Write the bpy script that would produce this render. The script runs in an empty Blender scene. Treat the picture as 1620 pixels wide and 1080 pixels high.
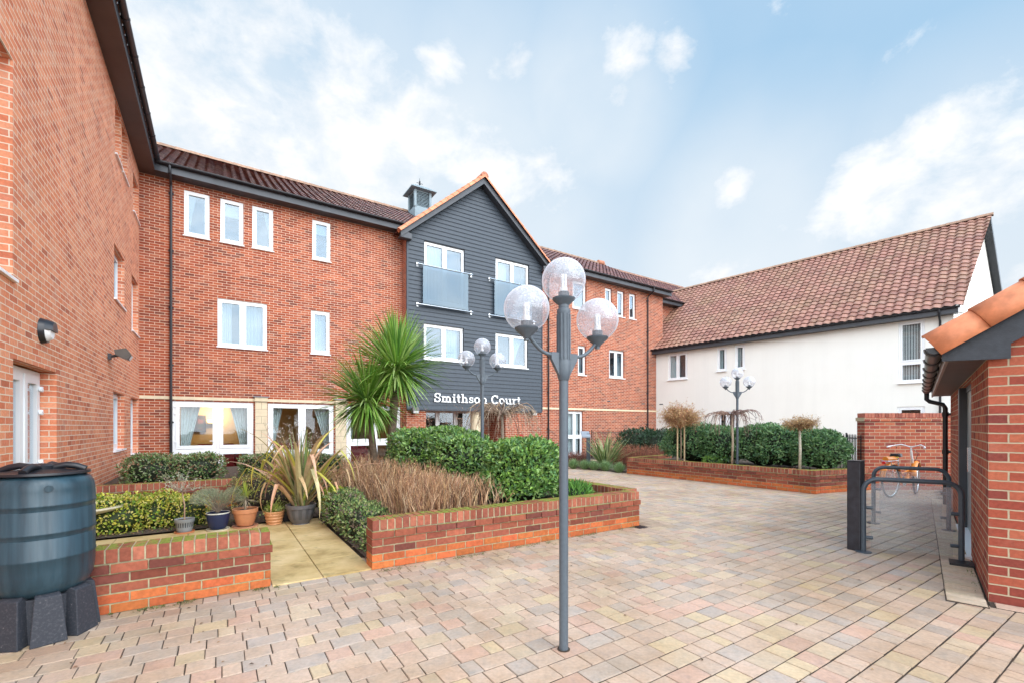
import bpy, math, random
from mathutils import Vector, Matrix
random.seed(7)
R=random.random
def U(a,b): return a+(b-a)*random.random()
F=712.0;H=1.4;HY=674.0
sc=bpy.context.scene
col=sc.collection
# ---------------------------------------------------------------- frames
class Fr:
    def __init__(s,o,d,n): s.o=o;s.d=d;s.n=n
    def s_of(s,px,d=0):
        r=(px-810)/F; ox=s.o[0]+s.n[0]*d; oy=s.o[1]+s.n[1]*d
        return (r*oy-ox)/(s.d[0]-r*s.d[1])
    def P(s,a,d=0,z=0): return Vector((s.o[0]+s.d[0]*a+s.n[0]*d, s.o[1]+s.d[1]*a+s.n[1]*d, z))
    def z(s,py,a,d=0): return H+(HY-py)/F*s.P(a,d).y
def G(px,py,z=0):
    t=(H-z)*F/(py-HY); return Vector(((px-810)/F*t,t,z))
def AT(px,t,z=0): return Vector(((px-810)/F*t,t,z))
u=math.hypot(1090,712); D=(1090/u,712/u); N=(D[1],-D[0])
CO=(-10.18,12.285)
MF=Fr(CO,D,N)             # main front: s to the right, d towards the court
LF=Fr(CO,N,D)             # left wing: s from the inner corner towards the camera
u=math.hypot(620,712); WD=(620/u,-712/u); WN=(-712/u,-620/u)
_o=MF.P(21.32); WF=Fr((_o.x,_o.y),WD,WN)
SC=(3.81,3.6); sa=math.radians(42.2)
SD=(math.sin(sa),math.cos(sa)); SN=(-SD[1],SD[0])
SF=Fr(SC,SD,SN)           # shed long face
SG=Fr(SC,(-SN[0],-SN[1]),(-SD[0],-SD[1]))   # shed gable face
# ---------------------------------------------------------------- mesh builder
ORG={}
class MB:
    def __init__(s): s.v=[];s.f=[];s.c=[];s.uv={};s.m=[]
    def vert(s,p): s.v.append(tuple(p)); return len(s.v)-1
    def face(s,ids,c=(1,1,1),uv=None,m=0):
        s.f.append(tuple(ids)); s.c.append(c); s.m.append(m)
        if uv: s.uv[len(s.f)-1]=uv
    def poly(s,pts,c=(1,1,1),uv=None,m=0):
        b=len(s.v); s.v.extend(tuple(p) for p in pts); s.face(range(b,b+len(pts)),c,uv,m)
    def hexa(s,p,c=(1,1,1),m=0):     # p: 8 points, bottom 4 ccw then top 4
        b=len(s.v); s.v.extend(tuple(q) for q in p)
        for f in ((3,2,1,0),(4,5,6,7),(0,1,5,4),(1,2,6,5),(2,3,7,6),(3,0,4,7)):
            s.face([b+i for i in f],c,None,m)
    def fbox(s,fr,s0,s1,d0,d1,z0,z1,c=(1,1,1),m=0):
        q=[fr.P(s0,d0),fr.P(s1,d0),fr.P(s1,d1),fr.P(s0,d1)]
        s.hexa([(a.x,a.y,z0) for a in q]+[(a.x,a.y,z1) for a in q],c,m)
    def box(s,x0,x1,y0,y1,z0,z1,c=(1,1,1),m=0):
        s.hexa([(x0,y0,z0),(x1,y0,z0),(x1,y1,z0),(x0,y1,z0),(x0,y0,z1),(x1,y0,z1),(x1,y1,z1),(x0,y1,z1)],c,m)
    def tube(s,pts,r,n=8,c=(1,1,1),m=0,cap=True):
        pts=[Vector(p) for p in pts]
        if not hasattr(r,'__len__'): r=[r]*len(pts)
        rings=[];prev=None
        for i,p in enumerate(pts):
            t=(pts[min(i+1,len(pts)-1)]-pts[max(i-1,0)])
            if t.length<1e-9: t=Vector((0,0,1))
            t.normalize()
            if prev is None:
                a=Vector((0,0,1)) if abs(t.z)<.9 else Vector((1,0,0))
                e=t.cross(a).normalized()
            else:
                e=(prev-t*prev.dot(t))
                e=e.normalized() if e.length>1e-6 else t.orthogonal().normalized()
            prev=e; g=t.cross(e); b=len(s.v)
            for k in range(n):
                w=2*math.pi*k/n
                s.v.append(tuple(p+(e*math.cos(w)+g*math.sin(w))*r[i]))
            rings.append(b)
        for i in range(len(rings)-1):
            a,b=rings[i],rings[i+1]
            for k in range(n):
                s.face((a+k,a+(k+1)%n,b+(k+1)%n,b+k),c,None,m)
        if cap:
            s.face([rings[0]+k for k in reversed(range(n))],c,None,m)
            s.face([rings[-1]+k for k in range(n)],c,None,m)
    def lathe(s,prof,cx,cy,n=24,c=(1,1,1),m=0,z0=0,cap=True,cf=None,rot=0):
        rings=[]
        for (r,z) in prof:
            b=len(s.v)
            for k in range(n):
                w=2*math.pi*k/n+rot; s.v.append((cx+r*math.cos(w),cy+r*math.sin(w),z0+z))
            rings.append(b)
        for i in range(len(rings)-1):
            a,b=rings[i],rings[i+1]
            for k in range(n):
                s.face((a+k,a+(k+1)%n,b+(k+1)%n,b+k),cf(i,k) if cf else c,None,m)
        if cap:
            s.face([rings[0]+k for k in reversed(range(n))],c,None,m)
            s.face([rings[-1]+k for k in range(n)],c,None,m)
    def build(s,name,mats,parent=None,smooth=False,at=None,bevel=0,auto=None):
        me=bpy.data.meshes.new(name)
        o=bpy.data.objects.new(name,me); col.objects.link(o)
        if parent is not None:
            org=ORG[parent.name]; o.parent=parent
        else:
            org=Vector(at) if at is not None else Vector((0,0,0)); o.location=org
        ORG[o.name]=org
        me.from_pydata([(a[0]-org.x,a[1]-org.y,a[2]-org.z) for a in s.v],[],s.f)
        if not isinstance(mats,(list,tuple)): mats=[mats]
        for k in mats: me.materials.append(k)
        me.polygons.foreach_set('material_index',s.m)
        ca=me.color_attributes.new('tint','FLOAT_COLOR','CORNER')
        buf=[]
        for f,c in zip(s.f,s.c): buf.extend((c[0],c[1],c[2],1.0)*len(f))
        ca.data.foreach_set('color',buf)
        if s.uv:
            uvl=me.uv_layers.new(name='UVMap'); ub=[]
            for i,f in enumerate(s.f):
                q=s.uv.get(i)
                if q:
                    for w in q: ub.extend(w)
                else: ub.extend((0.0,0.0)*len(f))
            uvl.data.foreach_set('uv',ub)
        if smooth: me.polygons.foreach_set('use_smooth',[True]*len(s.f))
        me.update()
        if auto is not None:
            me.polygons.foreach_set('use_smooth',[True]*len(s.f))
            me.set_sharp_from_angle(angle=math.radians(auto))
        if bevel:
            b=o.modifiers.new('bevel','BEVEL'); b.width=bevel; b.segments=2; b.limit_method='ANGLE'
        return o
def tag(o,label=None,cat=None,group=None,kind=None):
    if label: o['label']=label
    if cat: o['category']=cat
    if group: o['group']=group
    if kind: o['kind']=kind
    return o
def empty(name,loc,label=None,cat=None,group=None):
    o=bpy.data.objects.new(name,None); col.objects.link(o); o.location=loc; o.empty_display_size=.2
    ORG[o.name]=Vector(loc); return tag(o,label,cat,group)
def copy_tree(o,parent=None,loc=None,rz=None,label=None):
    c=o.copy(); col.objects.link(c); c.parent=parent
    if parent is not None: c.matrix_parent_inverse=o.matrix_parent_inverse.copy()
    if loc is not None: c.location=loc
    if rz is not None: c.rotation_euler=(0,0,rz)
    if label: c['label']=label
    for ch in [x for x in bpy.data.objects if x.parent==o]: copy_tree(ch,c)
    return c
# ---------------------------------------------------------------- materials
class NT:
    def __init__(s,name):
        s.mat=bpy.data.materials.new(name); s.mat.use_nodes=True
        s.t=s.mat.node_tree; s.n=s.t.nodes; s.l=s.t.links
        s.b=s.n['Principled BSDF']; s.out=s.n['Material Output']
    def new(s,t,**k):
        x=s.n.new(t)
        for a,b in k.items(): setattr(x,a,b)
        return x
    def link(s,a,b): s.l.new(a,b)
    def coord(s,kind='Object'):
        if not hasattr(s,'tc'): s.tc=s.new('ShaderNodeTexCoord')
        return s.tc.outputs[kind]
    def noise(s,scale,detail=4,rough=.55,vec=None,kind='Object'):
        x=s.new('ShaderNodeTexNoise'); x.inputs['Scale'].default_value=scale
        x.inputs['Detail'].default_value=detail; x.inputs['Roughness'].default_value=rough
        s.link(vec or s.coord(kind),x.inputs['Vector']); return x.outputs['Fac']
    def ramp(s,fac,stops,interp='LINEAR'):
        x=s.new('ShaderNodeValToRGB'); e=x.color_ramp.elements; x.color_ramp.interpolation=interp
        while len(e)<len(stops): e.new(.5)
        for i,(p,c) in enumerate(stops):
            e[i].position=p; e[i].color=(c[0],c[1],c[2],1) if hasattr(c,'__len__') else (c,c,c,1)
        s.link(fac,x.inputs['Fac']); return x.outputs['Color']
    def mix(s,fac,a,b,mode='MIX'):
        x=s.new('ShaderNodeMix',data_type='RGBA',blend_type=mode)
        for sock,v in ((x.inputs[0],fac),(x.inputs[6],a),(x.inputs[7],b)):
            if hasattr(v,'type') and hasattr(v,'node'): s.link(v,sock)
            elif hasattr(v,'__len__'): sock.default_value=(v[0],v[1],v[2],1)
            else: sock.default_value=v
        return x.outputs[2]
    def math(s,op,a,b=None,clamp=False):
        x=s.new('ShaderNodeMath',operation=op,use_clamp=clamp)
        for i,v in enumerate((a,b)):
            if v is None: continue
            if hasattr(v,'node'): s.link(v,x.inputs[i])
            else: x.inputs[i].default_value=v
        return x.outputs[0]
    def bump(s,h,strength=.5,dist=.01,prev=None):
        x=s.new('ShaderNodeBump'); x.inputs['Strength'].default_value=strength; x.inputs['Distance'].default_value=dist
        s.link(h,x.inputs['Height'])
        if prev: s.link(prev,x.inputs['Normal'])
        s.link(x.outputs[0],s.b.inputs['Normal']); return x.outputs[0]
    def base(s,c):
        if hasattr(c,'node'): s.link(c,s.b.inputs['Base Color'])
        else: s.b.inputs['Base Color'].default_value=(c[0],c[1],c[2],1)
    def set(s,rough=None,metal=None,spec=None):
        if rough is not None:
            if hasattr(rough,'node'): s.link(rough,s.b.inputs['Roughness'])
            else: s.b.inputs['Roughness'].default_value=rough
        if metal is not None: s.b.inputs['Metallic'].default_value=metal
        if spec is not None: s.b.inputs['Specular IOR Level'].default_value=spec
def pm(name,c,rough=.6,metal=0,ns=6,na=.15,bs=0,bd=.004,bsc=60,spec=None):
    k=NT(name); f=k.noise(ns,5)
    v=k.ramp(f,[(.25,1-na),(.75,1+na)])
    k.base(k.mix(1.0,c,v,'MULTIPLY')); k.set(rough,metal,spec)
    if bs: k.bump(k.noise(bsc,4),bs,bd)
    return k.mat
def tint(name,rough=.6,ns=8,na=.12,bs=0,bd=.003,bsc=60,trans=0,spec=None,moss=0,mossc=(.22,.25,.04)):
    k=NT(name); a=k.new('ShaderNodeVertexColor',layer_name='tint').outputs['Color']
    v=k.ramp(k.noise(ns,5),[(.25,1-na),(.75,1+na)])
    c=k.mix(1.0,a,v,'MULTIPLY')
    if moss:
        g=k.new('ShaderNodeNewGeometry'); sx=k.new('ShaderNodeSeparateXYZ'); k.link(g.outputs['Normal'],sx.inputs[0])
        up=k.math('MULTIPLY',k.math('SUBTRACT',sx.outputs['Z'],.5,True),2.0,True)
        mk=k.ramp(k.noise(5,6,.7),[(.52-.1*moss,0),(.60-.08*moss,1)])
        c=k.mix(k.math('MULTIPLY',up,mk),c,k.ramp(k.noise(90,2),[(.3,[q*.5 for q in mossc]),(.7,[q*1.3 for q in mossc])]))
    k.base(c); k.set(rough,None,spec)
    if bs: k.bump(k.noise(bsc,4),bs,bd)
    if trans:
        tr=k.new('ShaderNodeBsdfTranslucent'); k.link(c,tr.inputs['Color'])
        ms=k.new('ShaderNodeMixShader'); ms.inputs[0].default_value=trans
        k.link(k.b.outputs[0],ms.inputs[1]); k.link(tr.outputs[0],ms.inputs[2]); k.link(ms.outputs[0],k.out.inputs['Surface'])
    return k.mat
def brickmat(name,tones,mortar,bright=1.0,stain=.12,efflo=.25):
    k=NT(name)
    bt=k.new('ShaderNodeTexBrick'); uv=k.coord('UV')
    nz=k.new('ShaderNodeTexNoise'); nz.inputs['Scale'].default_value=14; k.link(uv,nz.inputs['Vector'])
    vm=k.new('ShaderNodeVectorMath',operation='MULTIPLY_ADD'); k.link(nz.outputs['Color'],vm.inputs[0]); vm.inputs[1].default_value=(.006,.006,0); k.link(uv,vm.inputs[2])
    k.link(vm.outputs[0],bt.inputs['Vector'])
    for n,v in (('Scale',1),('Mortar Size',.0062),('Mortar Smooth',.25),('Bias',0),('Brick Width',.225),('Row Height',.075)): bt.inputs[n].default_value=v
    bt.inputs['Color1'].default_value=(0,0,0,1); bt.inputs['Color2'].default_value=(1,1,1,1); bt.inputs['Mortar'].default_value=(.5,.5,.5,1)
    c=k.ramp(bt.outputs['Color'],tones)
    wn=k.noise(34,3,.6,uv); c=k.mix(1.0,c,k.ramp(wn,[(.2,.78),(.8,1.2)]),'MULTIPLY')
    st=k.noise(.9,6,.62,uv); c=k.mix(1.0,c,k.ramp(st,[(.3,1-stain),(.7,1+stain)]),'MULTIPLY')
    ef=k.math('MULTIPLY',k.ramp(k.noise(2.3,8,.72,uv),[(.52,0),(.72,1)]),efflo)
    c=k.mix(ef,c,(.62,.42,.32))
    mo=k.mix(k.noise(8,3,.5,uv),[q*.72 for q in mortar],[q*1.15 for q in mortar])
    c=k.mix(bt.outputs['Fac'],c,mo)
    k.base(c); k.set(.88,None,.25)
    h=k.math('SUBTRACT',k.math('MULTIPLY',k.noise(120,3,.6,uv),.35),bt.outputs['Fac'])
    k.bump(h,.8,.006)
    return k.mat
M={}
M['brick']=brickmat('red_brick',[(0,(.18,.055,.038)),(.07,(.23,.056,.032)),(.35,(.32,.072,.034)),(.6,(.385,.092,.042)),(.85,(.44,.122,.058)),(1,(.27,.060,.036))],(.74,.59,.45))
M['brick_wing']=brickmat('orange_brick',[(0,(.46,.13,.07)),(.08,(.62,.18,.09)),(.5,(.71,.24,.12)),(.85,(.77,.31,.17)),(1,(.64,.20,.11))],(.86,.70,.54),efflo=.4)
M['brick_wall']=brickmat('garden_brick',[(0,(.20,.05,.04)),(.15,(.29,.064,.042)),(.5,(.36,.084,.048)),(.85,(.42,.12,.068)),(1,(.47,.14,.07))],(.50,.41,.28),efflo=.2)
M['lowbrick']=tint('low_wall_brick',.85,30,.25,.5,.004,140,spec=.25,moss=1)
M['mortar']=pm('mortar',(.36,.32,.2),.95,ns=20,na=.35,bs=.5)
M['upvc']=pm('white_upvc',(.86,.87,.88),.3,ns=3,na=.02)
M['sill']=pm('pale_sill',(.75,.70,.65),.7,ns=8,na=.1)
M['stone']=pm('cream_stone',(.70,.58,.40),.8,ns=5,na=.12,bs=.2)
M['stonejoint']=pm('stone_joint',(.30,.24,.17),.9)
M['black']=pm('black_plastic',(.016,.017,.022),.35,ns=4,na=.3)
M['fascia']=pm('dark_fascia',(.050,.055,.065),.45,ns=4,na=.2)
M['soffit']=pm('brown_soffit',(.09,.065,.06),.55,ns=3,na=.12)
M['clad']=pm('charcoal_cladding',(.040,.052,.068),.55,ns=14,na=.22,bs=.25,bd=.002,bsc=90)
M['lead']=pm('lead_flashing',(.24,.27,.31),.5,ns=6,na=.25)
M['steelgrey']=pm('grey_powder_coat',(.085,.105,.125),.42,ns=40,na=.12,bs=.15,bd=.001,bsc=220)
M['cowl']=pm('grey_cowl_metal',(.20,.26,.29),.5,ns=5,na=.15)
M['chrome']=pm('steel_rail',(.62,.64,.66),.25,1,ns=4,na=.05)
M['sign']=pm('white_lettering',(.88,.88,.88),.4,ns=4,na=.02)
M['curtain']=pm('sheer_curtain',(.78,.82,.80),.9,ns=10,na=.08)
M['greycurtain']=pm('grey_green_curtain',(.62,.66,.62),.9,ns=10,na=.12)
M['dim']=pm('dim_room',(.20,.24,.27),.9,ns=2,na=.2)
M['dark']=pm('dark_room',(.045,.045,.05),.9,ns=2,na=.3)
M['roomwall']=pm('beige_room_wall',(.60,.44,.22),.9,ns=2,na=.1)
M['red']=pm('red_fabric',(.35,.03,.03),.9,ns=12,na=.3)
M['soil']=pm('garden_soil',(.085,.06,.042),.98,ns=18,na=.5,bs=1,bd=.03,bsc=25)
M['leaf']=tint('glossy_leaf',.38,20,.15,trans=.18,spec=.5)
M['leafdull']=tint('soft_leaf',.65,20,.15,trans=.22)
M['strap']=tint('strap_leaf',.45,14,.15,trans=.15)
M['twig']=tint('bare_twig',.85,30,.3)
M['bark']=pm('trunk_bark',(.17,.12,.08),.95,ns=20,na=.4,bs=.8,bd=.01,bsc=50)
M['stake']=pm('pale_stake',(.50,.38,.22),.9,ns=30,na=.25)
M['terra']=tint('terracotta_roof',.6,9,.30,.2,.002,80,spec=.4)
M['pot']=tint('glazed_pot',.42,10,.15,spec=.5)
M['butt']=None
def roofmat(name,stops,rough,mossy):
    k=NT(name); uv=k.coord('UV')
    fl=k.new('ShaderNodeVectorMath',operation='FLOOR'); k.link(uv,fl.inputs[0])
    wn=k.new('ShaderNodeTexWhiteNoise',noise_dimensions='2D'); k.link(fl.outputs[0],wn.inputs['Vector'])
    c=k.ramp(wn.outputs['Value'],stops)
    c=k.mix(1.0,c,k.ramp(k.noise(7,5,.6,uv),[(.25,.8),(.75,1.18)]),'MULTIPLY')
    ms=k.ramp(k.noise(.22,6,.75,uv),[(.45,0),(.68,1)])
    c=k.mix(k.math('MULTIPLY',ms,mossy),c,k.ramp(k.noise(3,4,.6,uv),[(.3,(.16,.13,.055)),(.7,(.42,.34,.17))]))
    k.base(c); k.set(rough,None,.5); k.bump(k.noise(40,3),.15,.003); return k.mat
M['pantile_red']=roofmat('faded_red_pantile',[(0,(.25,.115,.085)),(.4,(.33,.155,.115)),(.75,(.38,.19,.14)),(1,(.31,.165,.125))],.5,.35)
M['pantile_brown']=roofmat('brown_pantile',[(0,(.11,.045,.042)),(.4,(.16,.065,.055)),(.75,(.22,.10,.085)),(1,(.16,.085,.07))],.26,.15)
def glassmat(name,refl,tintc=(.86,.9,.92),rough=.02,dust_haze=0,edge=False,gc=(.9,.95,1)):
    k=NT(name)
    tr=k.new('ShaderNodeBsdfTransparent'); tr.inputs[0].default_value=(*tintc,1)
    gl=k.new('ShaderNodeBsdfGlossy'); gl.inputs['Roughness'].default_value=rough; gl.inputs[0].default_value=(*gc,1)
    lw=k.new('ShaderNodeLayerWeight'); lw.inputs[0].default_value=.5
    ms=k.new('ShaderNodeMixShader')
    if edge:
        f=k.ramp(lw.outputs['Facing'],[(.0,refl),(.55,refl+.06),(.85,.45),(1,.9)])
    else: f=k.ramp(lw.outputs['Facing'],[(0,refl),(.6,refl+.1),(1,.95)])
    k.link(f,ms.inputs[0]); k.link(tr.outputs[0],ms.inputs[1]); k.link(gl.outputs[0],ms.inputs[2])
    last=ms.outputs[0]
    if dust_haze:  # dust speckle plus painted white haze, denser towards the top and rim
        df=k.new('ShaderNodeBsdfDiffuse'); df.inputs[0].default_value=(.86,.87,.93,1)
        tl=k.new('ShaderNodeBsdfTranslucent'); tl.inputs[0].default_value=(.86,.87,.93,1)
        ad=k.new('ShaderNodeMixShader'); ad.inputs[0].default_value=.5; k.link(df.outputs[0],ad.inputs[1]); k.link(tl.outputs[0],ad.inputs[2])
        m2=k.new('ShaderNodeMixShader')
        sx=k.new('ShaderNodeSeparateXYZ'); k.link(k.coord('Generated'),sx.inputs[0])
        top=k.ramp(sx.outputs['Z'],[(.2,dust_haze*.45),(.95,dust_haze*1.5)])
        sp=k.ramp(k.noise(90,3,.7),[(.35,.5),(.62,1.0),(.7,2.0)])
        rim=k.ramp(lw.outputs['Facing'],[(.55,.0),(.95,.45)]) if edge else 0.0
        k.link(k.math('ADD',k.math('MULTIPLY',top,sp),rim,True),m2.inputs[0]); k.link(last,m2.inputs[1]); k.link(ad.outputs[0],m2.inputs[2]); last=m2.outputs[0]
    k.link(last,k.out.inputs['Surface']); return k.mat
M['glass']=glassmat('window_glass',.11,(.68,.74,.78),gc=(.72,.83,.92))
M['glasslow']=glassmat('clear_window_glass',.045)
M['panel']=glassmat('clear_panel',.06,(.95,.97,.97),.08,dust_haze=.15)
M['balcony']=glassmat('balcony_glass',.10,(.29,.36,.42),.05,gc=(.7,.85,.95))
M['globe']=glassmat('globe_acrylic',.06,(.95,.95,.96),.03,dust_haze=.48,edge=True)
def em(name,c,s):
    k=NT(name); k.b.inputs['Emission Color'].default_value=(*c,1); k.b.inputs['Emission Strength'].default_value=s; k.base(c); return k.mat
M['lampglow']=em('warm_lamp',(1,.72,.35),9)
# rendered white wall
k=NT('cream_render'); c=k.ramp(k.noise(.5,6,.6),[(.3,(.83,.805,.745)),(.7,(.875,.855,.80))])
sx=k.new('ShaderNodeSeparateXYZ'); k.link(k.coord('Object'),sx.inputs[0])
mp=k.new('ShaderNodeMapping'); mp.inputs['Scale'].default_value=(2.2,2.2,.12); k.link(k.coord('Object'),mp.inputs[0])
st=k.ramp(k.noise(1.2,5,.6,mp.outputs[0]),[(.45,1.0),(.8,.95)])
k.base(k.mix(1.0,c,st,'MULTIPLY')); k.set(.9,None,.2); k.bump(k.noise(70,3),.25,.002); M['render']=k.mat
# sandstone slabs
k=NT('sandstone_slab'); c=k.ramp(k.noise(2.2,7,.65),[(.25,(.26,.17,.06)),(.45,(.50,.36,.16)),(.7,(.66,.50,.27))])
c=k.mix(k.math('MULTIPLY',k.ramp(k.noise(5,5,.7),[(.55,0),(.7,1)]),.5),c,(.16,.14,.05)); k.base(c); k.set(.8,None,.3); k.bump(k.noise(60,4),.3,.003); M['slab']=k.mat
M['paver']=tint('tumbled_paver',.68,45,.24,.5,.003,110,spec=.4)
# staining of the paving over several metres
k_=M['paver'].node_tree
def stain_paver():
    nt=k_; b=nt.nodes['Principled BSDF']; src=b.inputs['Base Color'].links[0].from_socket
    n0=nt.nodes.new('ShaderNodeTexNoise'); n0.inputs['Scale'].default_value=11; n0.inputs['Detail'].default_value=5; n0.inputs['Roughness'].default_value=.7
    t0=nt.nodes.new('ShaderNodeTexCoord'); nt.links.new(t0.outputs['Object'],n0.inputs['Vector'])
    r0=nt.nodes.new('ShaderNodeValToRGB'); e=r0.color_ramp.elements; e[0].position=.3; e[0].color=(.34,.31,.28,1); e[1].position=.72; e[1].color=(.60,.44,.33,1); q=e.new(.5); q.color=(.52,.41,.32,1)
    nt.links.new(n0.outputs['Fac'],r0.inputs['Fac'])
    m0=nt.nodes.new('ShaderNodeMix'); m0.data_type='RGBA'; m0.inputs[0].default_value=.42
    nt.links.new(src,m0.inputs[6]); nt.links.new(r0.outputs['Color'],m0.inputs[7]); src=m0.outputs[2]
    n=nt.nodes.new('ShaderNodeTexNoise'); n.inputs['Scale'].default_value=.9; n.inputs['Detail'].default_value=7; n.inputs['Roughness'].default_value=.7
    tc=nt.nodes.new('ShaderNodeTexCoord'); nt.links.new(tc.outputs['Object'],n.inputs['Vector'])
    r=nt.nodes.new('ShaderNodeValToRGB'); r.color_ramp.elements[0].position=.33; r.color_ramp.elements[0].color=(.78,.70,.60,1); r.color_ramp.elements[1].position=.6; r.color_ramp.elements[1].color=(1.05,1.03,1.03,1)
    nt.links.new(n.outputs['Fac'],r.inputs['Fac'])
    m=nt.nodes.new('ShaderNodeMix'); m.data_type='RGBA'; m.blend_type='MULTIPLY'; m.inputs[0].default_value=1
    nt.links.new(src,m.inputs[6]); nt.links.new(r.outputs['Color'],m.inputs[7]); nt.links.new(m.outputs[2],b.inputs['Base Color'])
stain_paver()
M['joint']=pm('jointing_sand',(.05,.035,.024),.98,ns=30,na=.4)
# water butt plastic: dark blue green with drip streaks
k=NT('butt_plastic'); mp=k.new('ShaderNodeMapping'); mp.inputs['Scale'].default_value=(9,9,.5); k.link(k.coord('Object'),mp.inputs[0])
c=k.ramp(k.noise(1.6,5,.6,mp.outputs[0]),[(.38,(.013,.033,.047)),(.52,(.020,.050,.069)),(.72,(.034,.074,.098))])
k.base(c); k.set(k.ramp(k.noise(2.5,4,.6,mp.outputs[0]),[(.4,.28),(.6,.5)])); k.bump(k.noise(160,2),.08,.001); M['butt']=k.mat
k=NT('speckled_stand'); c=k.ramp(k.noise(70,4,.7),[(.5,(.026,.030,.040)),(.68,(.06,.06,.07)),(.76,(.35,.34,.33))]); k.base(c); k.set(.7); M['stand']=k.mat
# ================================================================ GROUND
g=MB(); g.poly([(-160,-60,-.03),(160,-60,-.03),(160,220,-.03),(-160,220,-.03)])
tag(g.build('ground',pm('brown_ground',(.14,.12,.095),.95,ns=.4,na=.3)),kind='structure')
g=MB(); g.poly([(-9.5,-6,-.0062),(14,-6,-.0062),(14,24,-.0062),(-9.5,24,-.0062)])
tag(g.build('paving_bed',M['joint']),kind='structure')
ptones=[(.55,.385,.285),(.57,.41,.30),(.58,.43,.32),(.55,.41,.31),(.46,.385,.32),(.40,.355,.32),(.60,.47,.27),(.58,.35,.26),(.56,.41,.31),(.54,.40,.30),(.58,.46,.31),(.44,.385,.34)]
def sinside(p,a,b,e=0.0):
    # inside shed or its border
    rx,ry=p[0]-SC[0],p[1]-SC[1]
    s=rx*SD[0]+ry*SD[1]; d=rx*SN[0]+ry*SN[1]
    return (s>a and d<b)
pv=MB()
def paver(fr,s0,s1,d0,d1,tone,z=0.0):
    gs,gd_=.0022,.0040; j=lambda:U(-.0022,.0022)
    zz=z+U(-.0014,.0014); k=.0025; e=.0045
    o=[fr.P(s0+gs+j()*.6,d0+gd_+j(),z-.006),fr.P(s1-gs+j()*.6,d0+gd_+j(),z-.006),fr.P(s1-gs+j()*.6,d1-gd_+j(),z-.006),fr.P(s0+gs+j()*.6,d1-gd_+j(),z-.006)]
    t=[fr.P(s0+gs+k+j(),d0+gd_+e+j(),zz),fr.P(s1-gs-k+j(),d0+gd_+e+j(),zz),fr.P(s1-gs-k+j(),d1-gd_-e+j(),zz),fr.P(s0+gs+k+j(),d1-gd_-e+j(),zz)]
    b=len(pv.v); pv.v.extend(tuple(q) for q in o+t)
    pv.face((b+7,b+6,b+5,b+4),tone); dk=tuple(q*.7 for q in tone)
    for a in range(4):
        c=(a+1)%4; pv.face((b+4+a,b+4+c,b+c,b+a),dk)
def dirt_and_shade(t,s,d,p):
    # grime, algae and painted contact shade at the wall feet and round the butt
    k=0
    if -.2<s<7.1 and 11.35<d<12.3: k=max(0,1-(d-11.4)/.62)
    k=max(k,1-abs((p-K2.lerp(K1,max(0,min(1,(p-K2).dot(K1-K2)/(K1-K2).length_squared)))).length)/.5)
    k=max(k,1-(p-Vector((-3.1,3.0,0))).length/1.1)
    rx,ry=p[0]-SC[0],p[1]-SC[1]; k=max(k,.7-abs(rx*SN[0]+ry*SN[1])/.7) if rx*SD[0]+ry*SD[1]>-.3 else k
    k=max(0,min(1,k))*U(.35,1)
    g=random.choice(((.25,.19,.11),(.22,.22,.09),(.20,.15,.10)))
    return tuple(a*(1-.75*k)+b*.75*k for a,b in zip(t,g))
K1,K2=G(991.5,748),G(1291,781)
row=.148; d=17.6
while d>-9:
    s=-2+U(0,.2); 
    while s<22:
        w=random.choice((.100,.148,.148,.148,.198,.222))
        p=MF.P(s+w/2,d+row/2)
        if -5.4<p.x<12 and 1.3<p.y<19 and not sinside(p,-.12,.14):
            if not(p.y>11.5 and p.x<0) and not (d<10.9 and s<6.5 and d>1.8):
                t=random.choice(ptones); f=U(.78,1.02); t=dirt_and_shade(t,s,d,p); paver(MF,s,s+w,d,d+row,(t[0]*f,t[1]*f,t[2]*f))
        s+=w
    d-=row
pb=MB(); pb.fbox(SF,-.2,6.62,.006,.252,-.004,.0028); pb.fbox(SG,.0,1.62,.006,.152,-.004,.0029); tag(pb.build('paving_bed',M['joint']),kind='structure')
s=-.18
while s<6.6:                       # soldier course along the shed
    t=random.choice(((.58,.45,.30),(.62,.52,.38),(.56,.43,.33),(.6,.5,.33))); f=U(.85,1.08); paver(SF,s,s+.105,.01,.25,tuple(q*f for q in t),.009); s+=.105
s=.03
while s<1.6:
    t=random.choice(ptones); paver(SG,s,s+.21,.01,.15,t,.009); s+=.21
tag(pv.build('paving',M['paver']),kind='structure')
# sandstone path
sl=MB()
def slab(s0,s1,d0,d1): sl.fbox(MF,s0+.004,s1-.004,d0+.004,d1-.004,-.02,.012)
for a in (9.2,9.8,10.4): slab(2.22,2.64,a,a+.6) if 0 else None
for (d0,d1) in ((8.5,9.08),(9.08,9.66),(9.66,10.24),(10.24,10.82),(10.82,11.42)):
    slab(2.2,2.62,d0,d1); slab(2.62,3.08,d0,d1)
for s0 in (.02,.75,1.48):
    for d0 in (8.5,9.4,10.3): slab(s0,s0+(.73 if s0<1.4 else .72),d0,d0+(.9 if d0<10 else .88))
tag(sl.build('path',M['slab'],bevel=.004),kind='structure')
dr=MB(); c=G(1011,832.5)
dr.fbox(Fr((c.x,c.y),D,N),-.09,.09,-.09,.09,-.005,.004)
for k in range(5): dr.fbox(Fr((c.x,c.y),D,N),-.075,.075,-.07+k*.033,-.057+k*.033,.004,.01)
tag(dr.build('drain_grate',M['black'],at=(c.x,c.y,0)),'small black drain grate in the paving by the wall corner','drain grate')
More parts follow.
